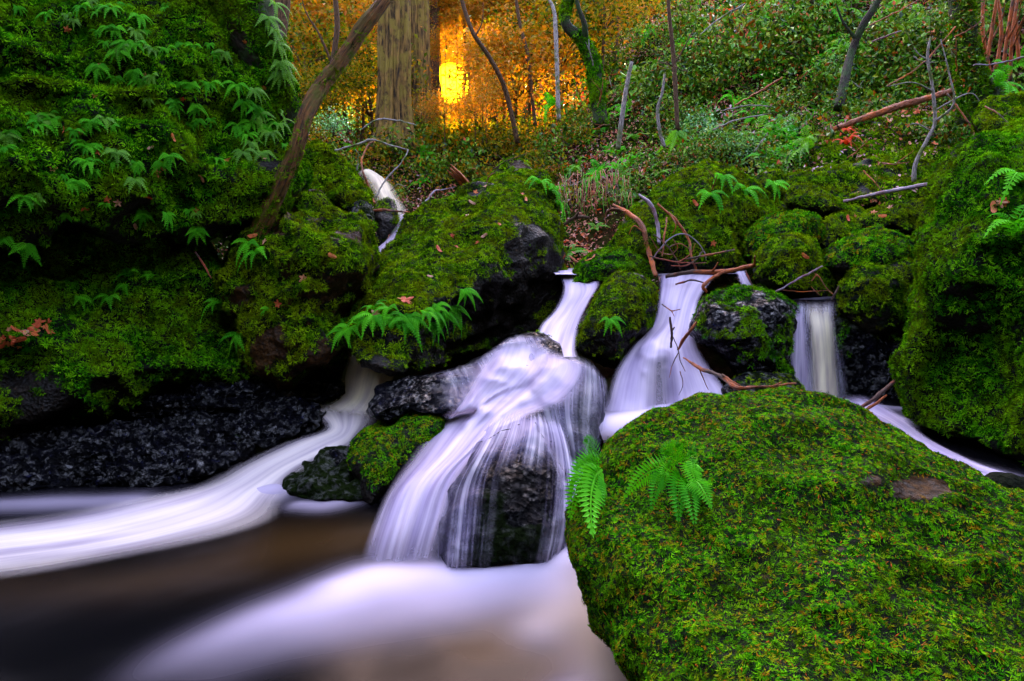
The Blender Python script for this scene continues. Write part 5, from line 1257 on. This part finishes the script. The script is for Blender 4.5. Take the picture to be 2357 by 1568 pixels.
for i, (pts, r, mat, lb, tw) in enumerate([
    ([(1470, 448, 5.3), (1498, 471, 5.25), (1513, 516, 5.2), (1517, 560, 5.1)], [5, 8, 7, 6], 'wood_grey', 'violet grey curved branch, tallest of the driftwood pile', []),
    ([(1412, 471, 5.5), (1449, 493, 5.4), (1479, 523, 5.3), (1494, 580, 5.2), (1509, 636, 5.0)], [5, 8, 10, 9, 7], 'wood_drift', 'thick brown branch on the left of the driftwood pile', [([(1440, 488, 5.4), (1412, 480, 5.3), (1395, 490, 5.3), (1393, 515, 5.3)], 2.2), ([(1485, 540, 5.3), (1460, 520, 5.2), (1448, 540, 5.2)], 2)]),
    ([(1513, 469, 5.2), (1554, 505, 5.15), (1584, 550, 5.1), (1592, 595, 5.0), (1603, 624, 5.0)], [4, 5, 5, 4, 4], 'wood_orange', 'thin orange branch arching over the driftwood pile', [([(1545, 497, 5.15), (1556, 520, 5.1), (1548, 540, 5.1)], 2)]),
    ([(1532, 638, 4.95), (1581, 628, 4.9), (1648, 626, 4.85), (1697, 620, 4.8), (1740, 610, 4.75)], [7, 9, 9, 9, 7], 'wood_orange', 'orange log across the top of the middle fall', [([(1735, 612, 4.75), (1738, 590, 4.7)], 4), ([(1640, 626, 4.85), (1652, 605, 4.8)], 3)]),
    ([(1670, 624, 4.8), (1637, 643, 4.75), (1618, 660, 4.7), (1628, 672, 4.7)], [6, 7, 6, 4], 'wood_orange', 'short orange branch hanging from the log across the middle fall', []),
    ([(1500, 600, 5.0), (1530, 560, 5.0), (1560, 540, 5.0), (1590, 545, 5.0), (1618, 575, 5.0), (1626, 600, 5.0)], [2.5, 2.5, 2.2, 2, 2, 2], 'wood_grey', 'thin looping pale twig on the right of the driftwood pile', []),
    ([(1505, 540, 5.0), (1540, 570, 5.0), (1560, 605, 5.0), (1566, 622, 5.0)], [2.5, 2.5, 2, 2], 'wood_dark', 'thin dark twig crossing inside the driftwood pile', [([(1540, 570, 5.0), (1565, 560, 5.0), (1590, 575, 5.0)], 1.6)]),
    ([(1495, 590, 5.0), (1540, 600, 4.95), (1585, 606, 4.9), (1625, 604, 4.9)], [3, 3, 2.5, 2], 'wood_dark', 'low flat dark twig in the driftwood pile', [([(1560, 604, 4.9), (1590, 585, 4.9), (1600, 560, 4.9)], 1.6)]),
    ([(1577, 597, 4.9), (1629, 587, 4.85), (1690, 575, 4.85)], [3, 4, 2.5], 'wood_orange', 'thin orange stick pointing right from the driftwood pile', []),
    ([(1495, 545, 5.1), (1520, 580, 5.1), (1545, 585, 5.05), (1560, 570, 5.0), (1550, 550, 5.0)], [2, 2, 2, 2, 1.5], 'wood_drift', 'curled brown twig in the driftwood pile', []),
    ([(1620, 575, 5.0), (1600, 600, 4.95), (1575, 612, 4.9), (1545, 612, 4.9)], [2.5, 2.5, 2.5, 2], 'wood_dark', 'dark twig resting on the orange log', []),
    ([(1535, 500, 5.2), (1530, 540, 5.1), (1525, 590, 5.0)], [3, 3, 3], 'wood_orange', 'upright orange stick in the driftwood pile', []),
    ([(1715, 622, 4.75), (1728, 650, 4.7), (1752, 685, 4.6), (1765, 705, 4.5)], [3, 3, 2.5, 1.5], 'wood_dark', 'thin dark twig trailing down from the orange log', []),
    ([(1787, 671, 4.45), (1839, 642, 4.5), (1893, 613, 4.6)], [4, 4.5, 3.5], 'wood_grey', 'pinkish straight stick left of the right fall', []),
    ([(1836, 611, 4.7), (1880, 632, 4.6), (1900, 662, 4.55), (1918, 678, 4.5)], [2.5, 2.5, 2, 2], 'wood_drift', 'thin brown twig hanging over the lip of the right fall', [([(1880, 632, 4.6), (1866, 655, 4.55), (1885, 680, 4.5)], 1.8), ([(1795, 668, 4.6), (1850, 672, 4.5), (1905, 668, 4.5)], 1.8)]),
    ([(1915, 690, 4.4), (1925, 672, 4.4), (1932, 658, 4.4)], [4, 4, 3], 'wood_dark', 'dark stub standing at the right end of the right fall lip', []),
    ([(1573, 823, 3.95), (1614, 850, 3.8), (1659, 865, 3.7), (1697, 893, 3.55), (1742, 891, 3.55), (1779, 889, 3.55), (1832, 882, 3.6)], [3, 8, 9, 9, 5, 5, 3.5], 'wood_orange', 'dark and orange forked branch lying in front of the middle fall', [([(1664, 862, 3.68), (1685, 878, 3.6), (1705, 888, 3.55)], 3), ([(1610, 850, 3.8), (1622, 880, 3.8), (1630, 898, 3.8)], 1.6), ([(1780, 888, 3.55), (1800, 878, 3.55)], 3)]),
    ([(1560, 805, 4.1), (1576, 778, 4.05), (1592, 756, 4.0), (1604, 740, 4.0)], [5, 6.5, 6, 4], 'wood_orange', 'short orange stick poking from the middle fall', []),
    ([(1545, 800, 4.15), (1546, 765, 4.1), (1543, 730, 4.1)], [4, 5, 4], 'wood_dark', 'upright brown stub in the middle fall', [([(1546, 760, 4.1), (1553, 752, 4.1)], 3)]),
    ([(1545, 770, 4.1), (1560, 800, 4.05), (1566, 830, 4.0), (1578, 855, 3.95)], [1.8, 2, 1.8, 1.2], 'wood_dark', 'thin dark twig dangling in the middle fall', [([(1562, 810, 4.0), (1548, 840, 3.95), (1540, 868, 3.9)], 1.5), ([(1566, 855, 3.95), (1572, 885, 3.9), (1562, 910, 3.9)], 1.2)]),
    ([(1961, 953, 3.6), (2034, 900, 3.65), (2076, 860, 3.7)], [8, 8, 5], 'wood_dark', 'dark red broken stick leaning by the right bank, upper of the pair', []),
    ([(1975, 955, 3.58), (2020, 926, 3.6), (2040, 910, 3.62)], [5, 6, 4], 'wood_orange', 'short orange splinter under the dark red broken stick', []),
    ([(1299, 518, 5.9), (1326, 500, 5.85), (1356, 501, 5.8)], [5, 7, 5], 'bark_brown', 'gnarled brown root stub right of the tilted slab', [([(1322, 503, 5.85), (1332, 488, 5.8)], 5)]),
    ([(1310, 590, 5.6), (1325, 600, 5.5), (1340, 612, 5.4)], [3, 4, 3], 'wood_orange', 'small orange stick at the top of the central fall', []),
    ([(1525, 700, 4.6), (1545, 715, 4.5), (1565, 712, 4.5)], [2, 2.5, 2], 'wood_orange', 'thin orange twig caught in the upper middle fall', [([(1545, 715, 4.5), (1552, 728, 4.45)], 1.5)]),
    ([(1555, 655, 4.8), (1590, 645, 4.75), (1622, 652, 4.75)], [3, 3.5, 2.5], 'wood_dark', 'dark branch under the orange log across the middle fall', []),
]):
    stick('branch', lb, 'branch', pts, r, mat, twigs=tw, seed=i + 40, group='driftwood caught on the falls')
# brush by the upper fall and the leaning trunk
for i, (pts, r, mat, lb) in enumerate([
    ([(861, 469, 6.9), (850, 435, 7.0), (837, 402, 7.0), (833, 367, 7.1), (847, 336, 7.2), (862, 325, 7.2)], [4, 4, 4, 3.5, 3, 2], 'wood_drift', 'upright pinkish branch at the left of the upper fall'),
    ([(866, 455, 7.0), (886, 416, 7.1), (924, 374, 7.2), (940, 346, 7.3)], [3, 3, 2.5, 2], 'bark_pale', 'pale branch slanting across the upper fall'),
    ([(770, 347, 7.6), (823, 332, 7.6), (858, 322, 7.6), (900, 336, 7.6), (940, 345, 7.6)], [3.5, 4, 3.5, 3, 2], 'bark_pale', 'long pale branch lying above the upper fall'),
    ([(833, 297, 9.0), (872, 275, 9.0), (928, 280, 9.0), (955, 288, 9.0)], [3, 3, 2.5, 2], 'bark_pale', 'pale arched branch at the foot of the redwood'),
    ([(820, 395, 7.0), (825, 360, 7.0), (816, 345, 7.0)], [2.5, 2.5, 2], 'bark_pale', 'short pale twig left of the upper fall'),
    ([(845, 487, 6.5), (880, 484, 6.5), (940, 488, 6.6)], [4, 5, 3], 'wood_orange', 'orange stick lying across the foot of the upper fall'),
    ([(978, 465, 6.6), (1000, 440, 6.7), (1015, 437, 6.8), (1047, 430, 6.9)], [3, 3, 2.5, 2], 'wood_grey', 'thin grey branch beside the top left of the tilted slab'),
    ([(843, 482, 6.2), (855, 510, 6.1), (866, 540, 6.0)], [2, 2, 1.5], 'wood_drift', 'thin straight twig over the dark rock by the chute'),
    ([(900, 440, 7.2), (915, 425, 7.2), (935, 432, 7.2)], [2, 2, 1.5], 'bark_pale', 'small forked pale twig right of the upper fall'),
    ([(543, 468, 5.0), (562, 488, 4.95), (578, 506, 4.9)], [4, 5, 4], 'wood_dark', 'dark red stick at the left of the twig heap under the leaning trunk'),
    ([(560, 500, 4.9), (590, 480, 4.95), (612, 462, 5.0)], [3, 3, 2], 'wood_grey', 'bluish twig in the heap under the leaning trunk'),
    ([(556, 480, 4.95), (585, 478, 4.95), (618, 474, 5.0)], [3, 3, 3], 'wood_drift', 'brown flat twig in the heap under the leaning trunk'),
    ([(570, 508, 4.85), (585, 490, 4.9), (600, 470, 4.95)], [3, 3, 2], 'wood_orange', 'orange twig in the heap under the leaning trunk'),
    ([(575, 498, 4.85), (600, 494, 4.9), (628, 492, 4.9)], [2.5, 3, 2.5], 'wood_grey', 'grey lowest twig in the heap under the leaning trunk'),
    ([(450, 580, 4.35), (468, 608, 4.3), (487, 640, 4.25)], [3, 3.5, 3], 'wood_dark', 'dark red stick wedged in the crack left of the brown patched boulder'),
    ([(103, 160, 4.5), (125, 195, 4.45), (148, 240, 4.4)], [3, 3, 2], 'wood_drift', 'reddish twig leaning on the left rock face'),
    ([(255, 180, 4.4), (262, 205, 4.4), (270, 218, 4.4)], [2, 2, 1.5], 'wood_drift', 'tiny reddish twig among the ferns of the left rock face'),
    ([(400, 290, 4.4), (404, 255, 4.4), (398, 228, 4.4)], [2, 2, 1.5], 'wood_dark', 'dark upright twig among the ferns of the left rock face'),
    ([(1694, 242, 7.0), (1780, 192, 7.0), (1800, 178, 7.0)], [3, 3.5, 2.5], 'wood_orange', 'orange straight stick slanting over the hillside ferns'),
    ([(1715, 9, 8.2), (1660, 40, 8.2), (1611, 80, 8.2)], [3, 2.5, 2], 'bark_pale', 'pale thin stick near the top of the hillside'),
    ([(2074, 72, 7.4), (2040, 84, 7.4), (2008, 97, 7.4)], [3, 3, 2.5], 'wood_grey', 'bluish straight stick on the shady upper hillside'),
    ([(1640, 300, 6.6), (1700, 275, 6.6), (1775, 262, 6.6)], [2.5, 2.5, 2], 'bark_pale', 'pale flat twig above the glossy bushes'),
    ([(1660, 255, 6.8), (1720, 243, 6.8), (1778, 245, 6.8)], [2, 2.5, 2], 'bark_pale', 'pale level twig on the middle hillside'),
    ([(1735, 350, 6.2), (1750, 330, 6.2), (1768, 305, 6.2)], [2, 2, 2], 'bark_pale', 'short pale upright twig beside the sword ferns'),
    ([(2240, 150, 6.6), (2290, 148, 6.6), (2357, 132, 6.6)], [3, 3, 3], 'wood_grey', 'violet grey branch at the right edge below the saplings'),
    ([(2180, 215, 6.4), (2240, 300, 6.2), (2236, 330, 6.1)], [3, 2.5, 2], 'wood_orange', 'orange branch drooping over the right bank'),
    ([(2040, 200, 6.6), (2120, 150, 6.6), (2200, 60, 6.6)], [2.5, 2.5, 2], 'wood_drift', 'long thin reddish branch in front of the bare sapling'),
    ([(2000, 60, 7.0), (2080, 20, 7.0), (2150, -20, 7.0)], [2.5, 2.5, 2], 'wood_drift', 'thin reddish branch at the top right'),
]):
    stick('branch', lb, 'branch', pts, r, mat, seed=i + 140, group='loose branches on the banks')

r_ = np.random.default_rng(61); TW = []
while len(TW) < 46:
    u, v = r_.uniform(1100, 2330), r_.uniform(10, 440)
    if u < 1900 and r_.uniform() < 0.4: continue
    h = hit(u, v)
    if h is not None and 5.5 < h[2] < 14: TW.append((u, v, h[0].y))
RW = rowed(TW, 7)
for i, (u, v, d) in enumerate(TW):
    a = r_.uniform(-0.9, 0.9) + (1.57 if i % 3 == 0 else 0); l = r_.uniform(35, 90)
    pts = [(u - l * math.cos(a) * 0.5, v + l * math.sin(a) * 0.5, d - 0.25), (u + r_.normal(0, 5), v + r_.normal(0, 5), d - 0.35), (u + l * math.cos(a) * 0.5, v - l * math.sin(a) * 0.5, d - 0.4)]
    stick('twig', 'thin bare twig in the hillside undergrowth, %s from left in the %s row' % (RW[i][1], RW[i][0]), 'twig', pts, [2.6, 2.2, 1.2], ['wood_drift', 'bark_pale', 'wood_orange', 'bark_brown'][i % 4], seed=300 + i, group='bare twigs on the hillside', sides=5,
          twigs=[([pts[1], (u + r_.normal(0, 22), v - r_.uniform(10, 35), d - 0.4)], 1.2)], partname='side_twig')

# roots hanging under the hillside turf
rt = tag(link('hanging_roots', None, loc=px([(1370, 430, 6.2)])[0]), 'reddish roots and dry grass hanging under the turf right of the tilted slab', 'roots')
b_ = np.array(rt.location); r_ = np.random.default_rng(9)
for i in range(80):
    u = r_.uniform(1285, 1455); v = r_.uniform(385, 450); ln = r_.uniform(30, 75)
    w = px([(u, v, 6.25), (u + r_.normal(0, 4), v + ln * 0.5, 6.15), (u + r_.normal(0, 7), v + ln, 6.1)])
    V, F, uv = tube(w, np.array([0.9, 0.8, 0.3]) * r_.uniform(0.5, 1.3) / FPX * 6.2, 5, 0.1, i)
    link('root', mesh_from('root', V - b_, F, [M['wood_orange' if i % 3 else 'fern_yellow']], uv=uv), rt)

# ------------------------------------------------------------------ fallen leaves
def leaf_mesh(seed, lobed):
    r = np.random.default_rng(seed); n = 40
    th = np.linspace(0, 2 * math.pi, n, endpoint=False)
    rad = (0.40 + 0.60 * np.abs(np.cos(2.5 * th)) ** 2.2 * (0.75 + 0.25 * np.cos(th))) if lobed else (0.55 + 0.45 * np.cos(th) ** 2)
    x = rad * np.cos(th); y = rad * np.sin(th) * (1 if lobed else 0.7)
    z = 0.22 * (x * x - y * y * 0.5) + 0.04 * r.normal(size=n)
    V = np.vstack([[0, 0, 0.03]], ) ; V = np.vstack([V, np.stack([x, y, z], -1)])
    return mesh_from('fallen_leaf', V * 0.5, [(0, 1 + i, 1 + (i + 1) % n) for i in range(n)], [M['leaf_dead']], smooth=False)
LM = [leaf_mesh(s, s % 2 == 0) for s in range(4)]
def fallen(u, v, size, label, group, i, lift=0.012):
    h = hit(u, v)
    if h is None: return
    o = link('fallen_leaf', LM[i % 4], loc=np.array(h[0]) + np.array(h[1]) * lift)
    q = Vector(h[1]).to_track_quat('Z', 'Y') @ Quaternion((0, 0, 1), i * 1.9) @ Quaternion((1, 0, 0), 0.4 * math.sin(i * 2.1))
    o.rotation_mode = 'QUATERNION'; o.rotation_quaternion = q
    o.scale = [size] * 3
    tag(o, label, 'leaf', group)
fallen(930, 697, 0.12, 'large red brown maple leaf on the lower edge of the tilted slab', None, 0, 0.02)
fallen(868, 728, 0.08, 'small red leaf left of the large maple leaf on the slab', None, 2, 0.02)
for i, (u, v, s) in enumerate([(1010, 577, .07), (1052, 573, .06), (1085, 468, .06), (1095, 445, .05), (1200, 450, .06), (1100, 560, .04), (1115, 545, .05), (1075, 500, .05), (1210, 462, .05), (1040, 545, .04), (1150, 520, .04), (1120, 430, .05), (990, 640, .04)]):
    fallen(u, v, s, 'small pinkish brown leaf on the moss of the tilted slab', 'leaves on the tilted slab', i + 1)
r_ = np.random.default_rng(14)
for i in range(34):
    t = r_.uniform(0, 1); fallen(-5 + 120 * t + r_.normal(0, 5), 790 - 40 * t + r_.normal(0, 9), r_.uniform(.03, .07), 'red dead leaf in the streak across the lower left bank', 'red leaf streak on the lower left bank', i)
for i in range(40):
    fallen(r_.normal(1335, 22), r_.normal(560, 26), r_.uniform(.03, .07), 'dark red dead leaf in the heap right of the tilted slab', 'dead leaf heap right of the tilted slab', i)
for i in range(26):
    fallen(r_.uniform(90, 640), r_.uniform(60, 520), r_.uniform(.03, .06), 'dead leaf caught on the mossy left rock face', 'dead leaves on the left rock face', i)
for i, (u, v) in enumerate([(2300, 470), (2290, 480), (2310, 468), (1850, 590), (2050, 480), (2030, 500), (1640, 560), (980, 405), (1965, 500), (1950, 505), (2010, 492), (1600, 470), (700, 640), (760, 590), (640, 700), (580, 545), (610, 560)]):
    fallen(u, v, 0.06, 'single reddish dead leaf on a mossy boulder', 'scattered leaves on the boulders', i)
for i in range(60):
    fallen(r_.normal(2060, 45), r_.normal(110, 22), r_.uniform(.06, .11), 'violet red fallen leaf in the shady patch on the upper right hillside', 'leaf patch on the upper right hillside', i, 0.1)
for i in range(50):
    fallen(r_.normal(2110, 45), r_.normal(275, 30), r_.uniform(.04, .08), 'pale pink fallen leaf under the bare sapling', 'leaves under the bare sapling', i, 0.06)
